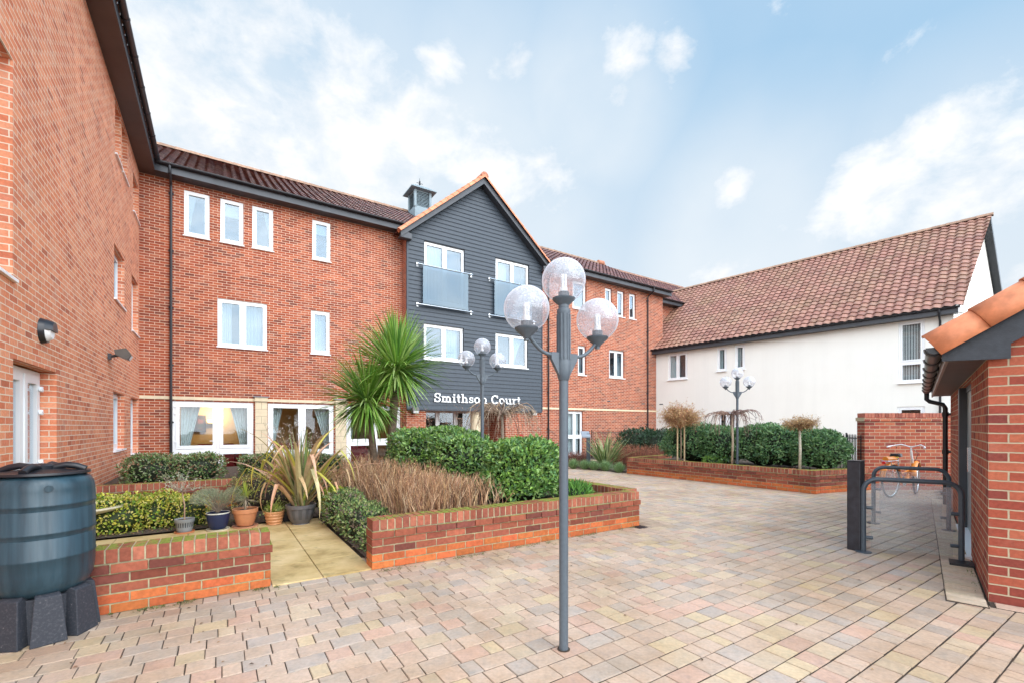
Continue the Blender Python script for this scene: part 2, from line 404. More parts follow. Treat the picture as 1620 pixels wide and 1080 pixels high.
# soil beds
def soil(name,fr,s0,s1,d0,d1,hf,n=26,m=26):
    b=MB()
    for i in range(n+1):
        for j in range(m+1):
            s=s0+(s1-s0)*i/n; dd=d0+(d1-d0)*j/m
            e=0 if i in(0,n) or j in (0,m) else 1
            b.vert(fr.P(s,dd,hf(s,dd)+e*U(-.02,.02)))
    for i in range(n):
        for j in range(m):
            a=i*(m+1)+j; b.face((a,a+1,a+m+2,a+m+1))
    tag(b.build(name,M['soil'],smooth=True),kind='structure')
ss=lambda x:max(0,min(1,x))**2*(3-2*max(0,min(1,x)))
def hbed(s,d): return .03+.30*ss((s-3.25)/.7)
soil('garden_soil',MF,3.1,6.7,6.7,11.25,hbed)
soil('garden_soil',MF,.02,3.09,6.7,8.48,lambda s,d:.03,12,8)
soil('garden_soil',MF,.02,6.6,1.6,6.4,lambda s,d:.33,16,10)
PD=(G(1291,781)-G(991.5,748)); PL=PD.length; PD.normalize()
PF=Fr((3.44,13.47),(PD.x,PD.y),(PD.y,-PD.x))   # planter two: d towards the court
if PF.n[0]*(-3)+PF.n[1]*(-13)<0: PF.n=(-PF.n[0],-PF.n[1])
soil('garden_soil',PF,.15,PL-.1,-3.6,-.12,lambda s,d:.38)
soil('garden_soil',PF,-6.2,-.2,-2.6,-.02,lambda s,d:.02,16,10)
# ================================================================ LOW BRICK WALLS
def lowwall(wl,cp,A,B,th=.215,ends=(1,1),inner=-1):
    A=Vector((A[0],A[1]));B=Vector((B[0],B[1]));dv=(B-A);Ln=dv.length;dv.normalize()
    nn=Vector((dv.y,-dv.x))*(-inner)
    fr=Fr((A.x,A.y),(dv.x,dv.y),(nn.x,nn.y))
    wl.fbox(fr,.006,Ln-.006,-th+.006,-.006,0,.372,(.34,.30,.19),1)
    cp.fbox(fr,.006,Ln-.006,-th+.006,-.004,.373,.478,(.34,.30,.19),1)
    for r in range(5):
        z0=r*.075+.004; s=-(.1125 if r%2 else 0); out=.014 if r==4 else 0
        while s<Ln-.02:
            a=max(s,0 if not ends[0] else -out); b=min(s+.215,Ln+(out if ends[1] else 0))
            if Ln-b<.05: b=Ln+(out if ends[1] else 0)
            if b-a>.03:
                f=U(.8,1.2)
                if r<2: c=(.46*f,.125*U(.85,1.15)*f,.042*f)
                else:
                    c=random.choice(((.22,.062,.038),(.26,.074,.044),(.31,.092,.052),(.18,.055,.04))); c=tuple(q*f for q in c)
                wl.fbox(fr,a,b,-th-out,out+U(-.0015,.0015),z0,z0+.065,c)
            s+=.225
    s=0
    n=max(1,round(Ln/.0765)); st=Ln/n
    for i in range(n):
        f=U(.8,1.2); c=random.choice(((.31,.098,.058),(.28,.084,.05),(.36,.125,.075),(.23,.072,.046)))
        cp.fbox(fr,i*st+.005,(i+1)*st-.005,-th,U(-.0015,.0015),.38,.484+U(-.0015,.0015),tuple(q*f for q in c))
def planter(name,segs,label,cat,group=None):
    o=empty(name,(segs[0][0][0],segs[0][0][1],0),label,cat,group)
    wl=MB();cp=MB()
    for sg in segs: lowwall(wl,cp,*sg[:2],**(sg[2] if len(sg)>2 else {}))
    wl.build('wall',[M['lowbrick'],M['mortar']],o,bevel=.003); cp.build('coping',[M['lowbrick'],M['mortar']],o,bevel=.004)
mp2=lambda s,d:(MF.P(s,d).x,MF.P(s,d).y)
planter('planter_wall',[(mp2(.01,11.4),mp2(2.19,11.4),{'inner':-1})],'short low brick wall left of the sandstone path, behind the water butt','wall')
planter('planter_wall',[(mp2(3.06,11.44),mp2(6.78,11.52),{'inner':-1}),(mp2(6.78,11.29),mp2(6.78,6.8),{'inner':1,'ends':(0,1)})],'long mossy brick planter wall behind the nearest lamp post','wall')
planter('planter_wall',[(mp2(.01,6.6),mp2(5.4,6.6),{'inner':-1})],'low mossy brick wall behind the row of flower pots','wall')
K0,K1,K2,K3=AT(1053.7,14.84),G(991.5,748),G(1291,781),G(1345,776.3)
dv=(K2-K1).normalized()
planter('planter_wall',[((K1.x,K1.y),(K2.x,K2.y),{'inner':-1 }),((K2.x+.17,K2.y+.11),(K3.x+.6,K3.y+.2),{'inner':-1,'ends':(0,1)}),((K1.x+.14,K1.y+.17),(K0.x,K0.y),{'inner':1,'ends':(0,1)})],'angular brick planter wall round the far hedge and small trees','wall')
# ================================================================ WALL HELPERS
def wallface(mb,fr,s0,s1,z0,z1,op=(),d=0,reveal=.10,usign=1,m=0,uo=0,top=None):
    xs=sorted({s0,s1,*[q for o in op for q in o[:2]]}); zs=sorted({z0,z1,*[q for o in op for q in o[2:4]]})
    xs=[x for x in xs if s0-1e-6<=x<=s1+1e-6]; zs=[z for z in zs if z0-1e-6<=z<=z1+1e-6]
    for i in range(len(xs)-1):
        for j in range(len(zs)-1):
            a,b,c,e=xs[i],xs[i+1],zs[j],zs[j+1]; mx,mz=(a+b)/2,(c+e)/2
            if any(o[0]<mx<o[1] and o[2]<mz<o[3] for o in op): continue
            mb.poly([fr.P(a,d,c),fr.P(b,d,c),fr.P(b,d,e),fr.P(a,d,e)],uv=[(usign*a+uo,c),(usign*b+uo,c),(usign*b+uo,e),(usign*a+uo,e)],m=m)
    for o in op:
        a,b,c,e=o[:4]; r=o[4] if len(o)>4 else reveal
        for x in (a,b):
            mb.poly([fr.P(x,d,c),fr.P(x,d-r,c),fr.P(x,d-r,e),fr.P(x,d,e)],uv=[(usign*x+uo,c),(usign*x+uo+r,c),(usign*x+uo+r,e),(usign*x+uo,e)],m=m)
        mb.poly([fr.P(a,d,e),fr.P(b,d,e),fr.P(b,d-r,e),fr.P(a,d-r,e)],uv=[(a,e),(b,e),(b,e+r),(a,e+r)],m=m)
        mb.poly([fr.P(a,d,c),fr.P(b,d,c),fr.P(b,d-r,c),fr.P(a,d-r,c)],uv=[(a,c),(b,c),(b,c+r),(a,c+r)],m=m)
def drape(fr,s0,s1,z0,z1,d,side=0,amp=.018,seed=0):
    """side 0: straight full; -1 tied back to the left; 1 to the right"""
    b=MB(); n=56; rows=12
    for j in range(rows+1):
        k=j/rows; z=z0+(z1-z0)*k
        w=1.0 if side==0 else .32+.68*(abs(k-.12)/.88)**1.3 if k>.12 else .32
        for i in range(n+1):
            q=i/n
            x=s0+(s1-s0)*(q if side==0 else (q*w if side<0 else 1-(1-q)*w))
            b.vert(fr.P(x,d+amp*math.sin(q*math.pi*11+seed)+.004*math.sin(q*9+k*3),z))
    for j in range(rows):
        for i in range(n):
            a=j*(n+1)+i; b.face((a,a+1,a+n+2,a+n+1))
    return b
def window(par,fr,s0,s1,z0,z1,d=0,leaves=1,rec=.07,drapes=(),back='dim',glass='glass',rails=(),sill=True,blind=None,room=.55,split=None,fw=.055,sw=.055,label=None,sillout=.05):
    """frame at depth d-rec.. ; leaves = number of side by side casements"""
    f=MB(); da=d-rec-.06; db=d-rec
    f.fbox(fr,s0,s1,da,db,z1-fw,z1);f.fbox(fr,s0,s1,da,db,z0,z0+fw);f.fbox(fr,s0,s0+fw,da+.001,db-.001,z0+fw,z1-fw);f.fbox(fr,s1-fw,s1,da+.001,db-.001,z0+fw,z1-fw)
    edges=[s0+fw]
    w=(s1-s0-2*fw)
    splits=split or [k/leaves for k in range(1,leaves)]
    for q in splits:
        x=s0+fw+w*q; f.fbox(fr,x-.03,x+.03,da+.002,db-.002,z0+fw,z1-fw); edges+= [x-.03,x+.03]
    edges.append(s1-fw)
    zr=[z0+fw]
    for r in rails: f.fbox(fr,s0+fw,s1-fw,da+.003,db-.003,r-.035,r+.035); zr+=[r-.035,r+.035]
    zr.append(z1-fw)
    panes=MB()
    for i in range(0,len(edges),2):
        for j in range(0,len(zr),2):
            a,b,c,e=edges[i],edges[i+1],zr[j],zr[j+1]; q=sw
            f.fbox(fr,a+.004,b-.004,da+.01,db+.012,e-q,e-.003);f.fbox(fr,a+.004,b-.004,da+.01,db+.012,c+.003,c+q)
            f.fbox(fr,a+.004,a+q,da+.011,db+.011,c+q,e-q);f.fbox(fr,b-q,b-.004,da+.011,db+.011,c+q,e-q)
            panes.fbox(fr,a+q-.004,b-q+.004,d-rec-.03,d-rec-.022,c+q-.004,e-q+.004)
    o=f.build('window',M['upvc'],par,bevel=0)
    if label: o['label']=label
    panes.build('pane',M[glass],o)
    if sill:
        s=MB(); s.fbox(fr,s0-.03,s1+.03,d-rec-.02,d+sillout,z0-.035,z0-.002); s.build('sill',M['upvc'] if sill==True else M[sill],o)
    for k,(a,b,sd) in enumerate(drapes):
        wd=s1-s0
        cb=drape(fr,s0+fw+wd*a*.9,s0+fw+wd*b*.9,z0+.05,z1-.07,d-rec-.16,sd,seed=k*2)
        cb.build('curtain',M['curtain'],o,smooth=True)
    if blind:
        bl=MB()
        if blind=='vertical':
            x=s0+.1
            while x<s1-.08: bl.fbox(fr,x,x+.055,d-rec-.13,d-rec-.125,z0+.1,z1-.1); x+=.075
        else: bl.fbox(fr,s0+.08,s1-.08,d-rec-.14,d-rec-.13,z1-blind,z1-.06)
        bl.build('blind',M['curtain'] if blind!='vertical' else M['sill'],o)
    if back:
        r=MB(); a,b,c,e=s0-.02,s1+.02,z0-.02,z1+.02; n_=d-rec-.065; p=d-rec-.065-room
        q=lambda x,y,z:fr.P(x,y,z)
        r.poly([q(a,p,c),q(b,p,c),q(b,p,e),q(a,p,e)]); r.poly([q(a,n_,c),q(a,p,c),q(a,p,e),q(a,n_,e)]); r.poly([q(b,n_,c),q(b,p,c),q(b,p,e),q(b,n_,e)])
        r.poly([q(a,n_,e),q(b,n_,e),q(b,p,e),q(a,p,e)]); r.poly([q(a,n_,c),q(b,n_,c),q(b,p,c),q(a,p,c)])
        r.build('room',M[back],o)
    return o
def gutter(par,fr,s0,s1,d,z,r=.06,step=.9,fz=.2,fd=None,brk=.005):
    """half-round gutter, fascia behind, brackets"""
    g=MB(); n=8
    def ring(s,rr):
        b=len(g.v)
        for k in range(n+1):
            w=math.pi*k/n; g.v.append(tuple(fr.P(s,d+rr*math.cos(w),z-rr*math.sin(w))))
        return b
    a=ring(s0,r);b=ring(s1,r);c=ring(s0,r-.008);e=ring(s1,r-.008)
    for k in range(n):
        g.face((a+k,a+k+1,b+k+1,b+k)); g.face((c+k,e+k,e+k+1,c+k+1))
    for x in (s0,s1):
        b0=ring(x,r); g.face([b0+k for k in range(n+1)])
    x=s0+.4
    while x<s1-.1:
        p=ring(x-.025,r+brk+.004);q=ring(x+.025,r+brk+.004)
        for k in range(n): g.face((p+k,p+k+1,q+k+1,q+k))
        g.face([p+k for k in range(n+1)]); g.face([q+k for k in reversed(range(n+1))])
        x+=step
    o=g.build('gutter',M['black'],par)
    f=MB(); f.fbox(fr,s0+.003,s1-.003,d-r-.035,d-r-.006,z-fz,z+.02); f.build('fascia',M['fascia'],par)
    return o
def downpipe(par,fr,s,d0,d1,ztop,zbot,r=.034):
    b=MB(); P=lambda dd,z:fr.P(s,dd,z)
    b.tube([P(d0,ztop),P(d0,ztop-.12),P(d0-.03,ztop-.19),P(d1+.03,ztop-.36),P(d1,ztop-.43),P(d1,zbot)],r,10)
    z=ztop-.6
    while z>zbot+.3:
        b.tube([P(d1,z-.03),P(d1,z+.03)],r+.009,10); b.fbox(fr,s-.06,s+.06,d1-r-.03,d1-r+.01,z-.02,z+.02); z-=1.6
    return b.build('downpipe',M['black'],par,auto=35)
def pantiles(par,A,a,b,La,Lb,cw,rh,mat,amp=.028,lift=.03,name='roof',skew0=0,skew1=0,seg=8,nm=None,clip=None):
    """A eave start, a unit along eave, b unit up the slope; skew: shift of ends per metre up"""
    m=MB(); nrm=a.cross(b).normalized()
    if nrm.z<0: nrm=-nrm
    nr=int(round(Lb/rh)); rh=Lb/nr
    def hh(u):
        f=u-math.floor(u)
        return amp*(math.sin(2*math.pi*f)+.28*math.sin(4*math.pi*f+.6))
    for r in range(nr):
        y0,y1=r*rh,(r+1)*rh
        x0=skew0*y0; x1=La+skew1*y0
        n=int(math.ceil((x1-x0)/cw*seg)); k0=x0/cw
        b0=len(m.v)
        for i in range(n+1):
            x=min(x0+i*cw/seg,x1); h=hh(x/cw)
            p=A+a*x+b*y0
            m.v.append(tuple(p+nrm*(h+lift))); m.v.append(tuple(p+b*.035+nrm*(h-.002))); 
            q=A+a*x+b*(y1+.05); m.v.append(tuple(q+nrm*(h+.002)))
        for i in range(n):
            if clip:
                xm=x0+(i+.5)*cw/seg
                if clip(xm,y0): continue
            c=b0+i*3; e=c+3; uu=(x0+i*cw/seg)/cw+.25; u2=uu+1/seg*.98
            m.face((c,e,e+2,c+2),uv=[(uu,r+.1),(u2,r+.1),(u2,r+.9),(uu,r+.9)])
            m.face((c+1,e+1,e,c),uv=[(uu,r+.1),(u2,r+.1),(u2,r+.15),(uu,r+.15)])
    return m.build(name,mat,par,auto=50)
def ridge(par,A,B,r=.12,tl=.32,c=(.30,.17,.12),mat='terra',name='ridge_tiles',var=.15,down=.08,wide=1.0):
    m=MB(); A=Vector(A);B=Vector(B);v=B-A;L=v.length;v.normalize()
    side=v.cross(Vector((0,0,1))).normalized(); up=side.cross(v).normalized()
    n=max(1,int(round(L/tl))); tl=L/n; k=9
    for i in range(n):
        f=U(1-var,1+var); cc=tuple(q*f for q in c)
        a0=A+v*(i*tl); a1=A+v*((i+1)*tl+.035); rr=(r*1.0,r*1.10)
        base=[]
        for p,q in ((a0,rr[1]),(a1,rr[0])):
            b=len(m.v)
            for j in range(k+1):
                w=math.pi*j/k; m.v.append(tuple(p+side*math.cos(w)*q*wide+up*(math.sin(w)*q-down)))
            base.append(b)
        for j in range(k): m.face((base[0]+j,base[0]+j+1,base[1]+j+1,base[1]+j),cc)
        m.face([base[0]+j for j in range(k+1)],tuple(q*.8 for q in cc)); m.face([base[1]+j for j in reversed(range(k+1))],cc)
    return m.build(name,M[mat],par,auto=50)
# ================================================================ MAIN FRONT RANGE
SE=21.85
b1=empty('apartment_building',(MF.P(10,0).x,MF.P(10,0).y,0),'long red brick apartment range with charcoal boarded gable over its entrance','building')
EZ=8.36
opw=[(.99,1.60,6.84,8.14),(1.86,2.45,6.84,8.14),(2.68,3.25,6.84,8.14),(4.38,4.94,6.84,8.14),
     (1.79,3.08,3.76,5.17),(4.34,4.92,3.78,5.17),(.72,2.72,.02,2.13),(3.10,5.05,.02,2.13),(5.45,7.34,.02,2.13)]
for a in opw[:1]: pass
s_=lambda px:MF.s_of(px)
opr=[(s_(906),s_(927.8),6.84,8.14),(s_(957.3),s_(968.4),6.84,8.14),(s_(976.7),s_(987.8),6.84,8.14),(s_(995.6),s_(1006),6.84,8.14),
     (s_(914.4),s_(927.1),3.80,5.17),(s_(963.8),s_(987.8),3.80,5.17),(s_(897.5),s_(922.6),.02,2.12)]
GL,GR,GD=7.40,13.35,.5
w=MB()
wallface(w,MF,0,GL,0,EZ,opw,reveal=.14)
wallface(w,MF,GR,SE,0,EZ,opr,reveal=.14)
# gable block sides and ground floor front
for sx in (GL,GR):
    w.poly([MF.P(sx,0,0),MF.P(sx,GD-.04,0),MF.P(sx,GD-.04,EZ),MF.P(sx,0,EZ)],uv=[(0,0),(GD-.04,0),(GD-.04,EZ),(0,EZ)])
EN=(MF.s_of(674,.44),MF.s_of(800,.44))
wallface(w,MF,GL,GR,0,2.06,[(EN[0],EN[1],.02,2.05)],d=.44,reveal=1.5)
w.poly([MF.P(SE,0,0),MF.P(SE,-1.1,0),MF.P(SE,-1.1,EZ),MF.P(SE,0,EZ)],uv=[(SE,0),(SE+1.1,0),(SE+1.1,EZ),(SE,EZ)])
wallface(w,MF,SE,SE+9,0,EZ,[],d=-1.1)
w.build('wall',M['brick'],b1)
bk=MB(); bk.fbox(MF,-.5,GL+.2,-9.2,-4.6,0,EZ); bk.fbox(MF,GL+.3,SE+8.9,-9.2,-4.6,0,EZ)
bk.build('rear_wall',M['brick'],b1)
# stone band, pillars
for a,b in ((0,2.74),(3.1,5.1),(GR+.0,SE)):
    x=a; st=MB()
    while x<b-.01:
        e=min(x+.9,b); st.fbox(MF,x+.0005,e-.0005,-.01,.022,2.165,2.255); x=e
    st.build('stone_band',M['stone'],b1,bevel=.003)
for a,b in ((2.755,3.085),(5.09,5.43)):
    st=MB(); st.fbox(MF,a-.03,b+.03,-.02,.09,2.17,2.21); st.fbox(MF,a-.01,b+.01,-.02,.07,2.213,2.30)
    z=0
    k=0
    while z<2.16:
        h=.215
        top=min(z+h-.008,2.165)
        if k%2: st.fbox(MF,a,(a+b)/2-.004,-.03,.055,z,top); st.fbox(MF,(a+b)/2+.004,b,-.03,.055,z,top)
        else: st.fbox(MF,a,b,-.03,.055,z,top)
        z+=h;k+=1
    so_=st.build('stone_pillar',M['stone'],b1,bevel=.004)
    sj=MB(); sj.fbox(MF,a+.005,b-.005,-.03,.05,0,2.165); sj.build('joint',M['stonejoint'],so_)
    ld=MB(); ld.fbox(MF,a-.05,b+.05,-.01,.10,2.302,2.325); ld.build('lead_cap',M['lead'],so_)
# windows
W=lambda o,**k: window(b1,MF,o[0]+.004,o[1]-.004,o[2]+.004,o[3]-.004,**k)
W(opw[0],rec=.03,drapes=[(.02,.42,-1)],sill='sill',label='white top floor window next to the downpipe')
W(opw[1],rec=.03,blind=.45,sill='sill')
W(opw[2],rec=.03,drapes=[(.5,1.0,1)],sill='sill'); W(opw[3],rec=.03,blind=.40,sill='sill')
W(opw[4],rec=.03,leaves=2,drapes=[(0,.26,0),(.55,.98,0)]); W(opw[5],rec=.03,drapes=[(0,1,0)])
for i,o in enumerate(opr[:6]):
    W(o,rec=.09,leaves=2 if i==5 else 1,drapes=[(.1,.8,0)] if i in (4,) else ([(.6,1,0)] if i==5 else []),back='dim')
W(opr[6],rec=.09,leaves=2,rails=(.93,),drapes=[(.05,.5,0),(.55,.95,0)],back='dark',glass='glasslow',sill=None)
# french windows with warm room behind
o=window(b1,MF,.73,2.71,.03,2.125,rec=.03,split=[.545],rails=(.72,),back=None,glass='glasslow',sill=None,fw=.06,sw=.10,label='white glazed doors with one casement ajar')
for k,(a,b,sd) in enumerate(((.90,1.38,-1),(2.10,2.60,1))): drape(MF,a,b,.05,2.02,-.26,sd,seed=k).build('curtain',M['greycurtain'],o,smooth=True)
h=MB(); h.tube([MF.P(1.68,.03,.98),MF.P(1.60,.035,.98)],.012,6); h.tube([MF.P(1.70,-.03,.98),MF.P(1.70,.03,.98)],.012,6)
for z in (.35,.95,1.75,1.95): h.fbox(MF,.77,.83,-.03,.0,z,z+.035)
h.build('handle',M['upvc'],o)
h=MB(); a_=MF.P(2.66,.0); v=Vector((-D[0]*.95+N[0]*.30,-D[1]*.95+N[1]*.30))*.78
o=window(b1,MF,3.11,5.04,.03,2.125,rec=.03,leaves=2,rails=(.55,),back=None,glass='glasslow',sill=None,fw=.06,sw=.08)
for k,(a,b,sd) in enumerate(((3.2,3.55,-1),(4.45,4.95,1))): drape(MF,a,b,.5,2.02,-.26,sd,seed=k).build('curtain',M['greycurtain'],o,smooth=True)
o=window(b1,MF,5.46,7.33,.03,2.125,rec=.03,leaves=2,rails=(.86,),back=None,glass='glasslow',sill=None,fw=.06,sw=.08)
for k,(a,b,sd) in enumerate(((5.55,5.8,-1),(6.95,7.25,1))): drape(MF,a,b,.05,2.02,-.26,sd,seed=k).build('curtain',M['greycurtain'],o,smooth=True)
r=MB(); q=MF.P
x0,x1,y0,y1=.1,7.3,-.18,-3.6
for pts in ([q(x0,y1,0),q(x1,y1,0),q(x1,y1,2.5),q(x0,y1,2.5)],[q(x0,y0,0),q(x0,y1,0),q(x0,y1,2.5),q(x0,y0,2.5)],[q(x1,y0,0),q(x1,y1,0),q(x1,y1,2.5),q(x1,y0,2.5)],[q(x0,y0,2.5),q(x1,y0,2.5),q(x1,y1,2.5),q(x0,y1,2.5)]): r.poly(pts)
r.build('room',M['roomwall'],b1)
r=MB(); r.fbox(MF,x0,x1,y1,y0,-.005,.015); r.build('room_floor',pm('room_carpet',(.20,.12,.07),.95),b1)
# picture and lamp on the room's side wall, sofas
pc=MB(); px_=MF.P(1.30,-3.55,1.55)
sA,sB=MF.s_of(306,-3.55),MF.s_of(326,-3.55); zA,zB=MF.z(683,sA,-3.55),MF.z(656,sA,-3.55)
pc.fbox(MF,sA,sB,-3.58,-3.55,zA,zB,(.05,.03,.02)); 
for k in range(14): x=U(sA+.06,sB-.14); z=U(zA+.06,zB-.3); pc.fbox(MF,x,x+.06,-3.55,-3.545+k*.0004,z,z+U(.08,.22),random.choice(((.12,.05,.02),(.05,.06,.03),(.22,.14,.05),(.18,.05,.03))))
tag(pc.build('wall_picture',M['pot'],at=MF.P((sA+sB)/2,-3.55,1.4)),'dark framed picture on the warm lounge wall seen through the glazed doors','picture')
sL=MF.s_of(333,-3.55)
lp=empty('wall_lamp',MF.P(sL,-3.55,1.62),'lit brass wall lamp beside the picture in the lounge','wall lamp')
b=MB(); b.fbox(MF,sL-.12,sL+.12,-3.58,-3.44,1.50,1.53); b.build('bracket',pm('brass',(.4,.26,.08),.4,.8),lp)
b=MB(); 
cc=MF.P(sL,-3.44); b.lathe([(.07,.0),(.10,.10)],cc.x,cc.y,14,z0=1.54,cap=False); b.build('lamp_shade',M['lampglow'],lp)
for k,(s,dd,wd) in enumerate(((1.75,-1.9,1.0),(3.7,-1.5,1.2),(5.9,-1.6,1.0))):
    t=empty('sofa',MF.P(s,dd),('red sofa in the lounge behind the glazed doors','red sofa in the lounge behind the middle window','red sofa in the lounge behind the palm trunks')[k],'sofa','red lounge sofas')
    a=MB(); a.fbox(MF,s-wd/2,s+wd/2,dd-.4,dd+.35,.08,.42); a.build('seat',M['red'],t,bevel=.04)
    a=MB(); a.fbox(MF,s-wd/2,s+wd/2,dd+.36,dd+.5,.08,.85); a.build('backrest',M['red'],t,bevel=.04)
    a=MB(); a.fbox(MF,s-wd/2-.13,s-wd/2-.005,dd-.4,dd+.35,.08,.6); a.fbox(MF,s+wd/2+.005,s+wd/2+.13,dd-.4,dd+.35,.08,.6); a.build('armrest',M['red'],t,bevel=.03)
li=bpy.data.lights.new('lounge_light','POINT'); li.energy=55; li.color=(1,.70,.36); li.shadow_soft_size=.12
lo=bpy.data.objects.new('lounge_light',li); col.objects.link(lo); lo.location=MF.P(sL+.1,-3.2,1.8)
# entrance recess
e=MB(); a0,a1=EN
wallface(e,MF,a0-.3,a1+.3,0,2.3,[],d=-1.0)
e.build('entrance_wall',M['brick'],b1)
o=window(b1,MF,a0+.05,a0+2.5,.03,2.05,d=0,rec=.55,leaves=3,back='dark',glass='glasslow',sill=None,room=.3,label='white glazed entrance screen under the boarded gable')
cl=MB(); c_=MF.P(MF.s_of(754,.3),.2); cl.lathe([(.20,0),(.20,2.05)],c_.x,c_.y,28); cl.build('column',M['stone'],b1,auto=40)
# cladding --------------------------------------------------------
EA=10.365; AP=10.98; PG=math.tan(math.radians(40.3))
hw=(GR-GL)/2
cw_=[(8.04,9.67,5.90,8.10),(11.04,12.67,5.90,8.10),(8.02,9.63,3.83,5.12),(11.04,12.62,3.80,5.12)]
c=MB(); z=2.04; bh=.152
def clipz(zz): # half width of the gable at height
    if zz<=8.28: return hw
    return max(0,(AP-.10-zz)/PG*1.0)
while z<AP-.15:
    cuts=sorted({z,min(z+bh,AP-.12),*[q for o in cw_ for q in o[2:4] if z<q<z+bh]})
    for ci in range(len(cuts)-1):
        za,zb=cuts[ci],cuts[ci+1]
        iv=[(EA-hw,EA+hw)]
        for o in cw_:
            if o[2]<(za+zb)/2<o[3]:
                nv=[]
                for (p,q_) in iv:
                    if o[0]>p: nv.append((p,min(o[0],q_)))
                    if o[1]<q_: nv.append((max(p,o[1]),q_))
                iv=[x for x in nv if x[1]-x[0]>.001]
        for (p,q_) in iv:
            dA=GD+.022*(1-(za-z)/bh); dB=GD+.022*(1-(zb-z)/bh)
            l0,l1,r0,r1=p,p,q_,q_
            if za>=8.28-bh:
                ha,hb=clipz(za),clipz(zb); l0,l1=max(p,EA-ha),max(p,EA-hb); r0,r1=min(q_,EA+ha),min(q_,EA+hb)
            if r0<=l0: continue
            r1=max(r1,l1)
            c.poly([MF.P(l0,dA,za),MF.P(r0,dA,za),MF.P(r1,dB,zb),MF.P(l1,dB,zb)])
            if ci==0: c.poly([MF.P(l0,GD-.004,za+.001),MF.P(r0,GD-.004,za+.001),MF.P(r0,dA,za),MF.P(l0,dA,za)])
    z+=bh
for o in cw_:
    a,b_,c0,e0=o
    for x in (a,b_): c.poly([MF.P(x,GD+.02,c0),MF.P(x,GD-.12,c0),MF.P(x,GD-.12,e0),MF.P(x,GD+.02,e0)])
    c.poly([MF.P(a,GD+.01,e0),MF.P(b_,GD+.01,e0),MF.P(b_,GD-.12,e0),MF.P(a,GD-.12,e0)])
    c.poly([MF.P(a,GD+.01,c0),MF.P(b_,GD+.01,c0),MF.P(b_,GD-.12,c0),MF.P(a,GD-.12,c0)])
for sx in (GL,GR): c.fbox(MF,sx-.02,sx+.05 if sx==GL else sx+.02,GD-.04,GD+.03,2.04,8.35)
c.fbox(MF,GL,GR,GD-.06,GD+.028,1.99,2.036)
c.build('cladding',M['clad'],b1)
kw=dict(d=GD,rec=.05,leaves=2)
o=window(b1,MF,8.05,9.66,5.91,8.09,glass='glass',drapes=[(.0,.5,0)],back='dim',**kw); 
window(b1,MF,11.05,12.66,5.91,8.09,drapes=[(.0,.4,0)],**kw)
window(b1,MF,8.03,9.62,3.84,5.11,drapes=[(.55,.95,0)],**kw); window(b1,MF,11.05,12.61,3.81,5.11,drapes=[(.55,.98,-1)],**kw)
for s0,lab in ((7.74,'glass balcony guard in front of the left top window of the gable'),(10.72,'glass balcony guard in front of the right top window of the gable')):
    o=empty('balcony_guard',MF.P(s0+1.1,GD+.1,5.7),lab,'balcony guard','glass balcony guards on the gable')
    r=MB()
    for z in (7.17,5.74):
        r.tube([MF.P(s0,GD+.13,z),MF.P(s0+2.22,GD+.13,z)],.024,8)
        for x in (s0+.03,s0+2.19):
            r.tube([MF.P(x,GD+.02,z),MF.P(x,GD+.13,z)],.018,6); r.fbox(MF,x-.035,x+.035,GD+.022,GD+.04,z-.07,z+.07)
    r.build('rail',M['chrome'],o)
    r=MB(); r.fbox(MF,s0+.20,s0+2.02,GD+.123,GD+.137,5.78,7.145); r.build('glass_panel',M['balcony'],o)
# barge boards and roof of the gable
def slope(fr,sA,zA,sB,zB,d0,d1,w0,w1,mb,c=(1,1,1)):
    v=Vector((sB-sA,zB-zA)).normalized(); n=Vector((-v.y,v.x)); 
    if n.y<0: n=-n
    P=lambda s,z,dd:fr.P(s,dd,z)
    a=[(sA+n.x*w0,zA+n.y*w0),(sB+n.x*w0,zB+n.y*w0),(sB+n.x*w1,zB+n.y*w1),(sA+n.x*w1,zA+n.y*w1)]
    mb.hexa([P(a[0][0],a[0][1],d0),P(a[1][0],a[1][1],d0),P(a[1][0],a[1][1],d1),P(a[0][0],a[0][1],d1),P(a[3][0],a[3][1],d0),P(a[2][0],a[2][1],d0),P(a[2][0],a[2][1],d1),P(a[3][0],a[3][1],d1)],c)
hwr=3.30; fz=AP-.05-hwr*PG*.985
bb=MB()
for sg in (-1,1):
    P0=(EA+sg*hwr,fz); P1=(EA,AP-.03)
    v=Vector((P1[0]-P0[0],P1[1]-P0[1])).normalized()
    pts=[(P0[0],P0[1]),(P1[0],P1[1]),(P1[0],P1[1]-.25),(P0[0]-sg*.02,P0[1]-.24)]
    f0=[MF.P(a,GD+.30,z) for a,z in pts]; f1=[MF.P(a,GD+.265,z) for a,z in pts]
    bb.poly(f0);bb.poly(list(reversed(f1)))
    for i in range(4): j=(i+1)%4; bb.poly([f0[i],f1[i],f1[j],f0[j]])
    # box end
    x0,x1=sorted((EA+sg*(hwr+.02),EA+sg*(hwr-.42)))
    bb.fbox(MF,x0,x1,GD+.02,GD+.262,fz-.25,fz-.23)
    f=[(P0[0],fz),(P0[0],fz-.24),(P0[0]-sg*.42,fz-.24),(P0[0]-sg*.42,fz-.24+.18)]
    a=[MF.P(x,GD+.27,z) for x,z in f]; bb.poly(a)
    # soffit strip
    bb.poly([MF.P(P0[0]-sg*.3,GD+.0,fz-.02),MF.P(EA,GD+.0,AP-.28),MF.P(EA,GD+.27,AP-.28),MF.P(P0[0]-sg*.3,GD+.27,fz-.02)])
bb.build('bargeboard',M['fascia'],b1)
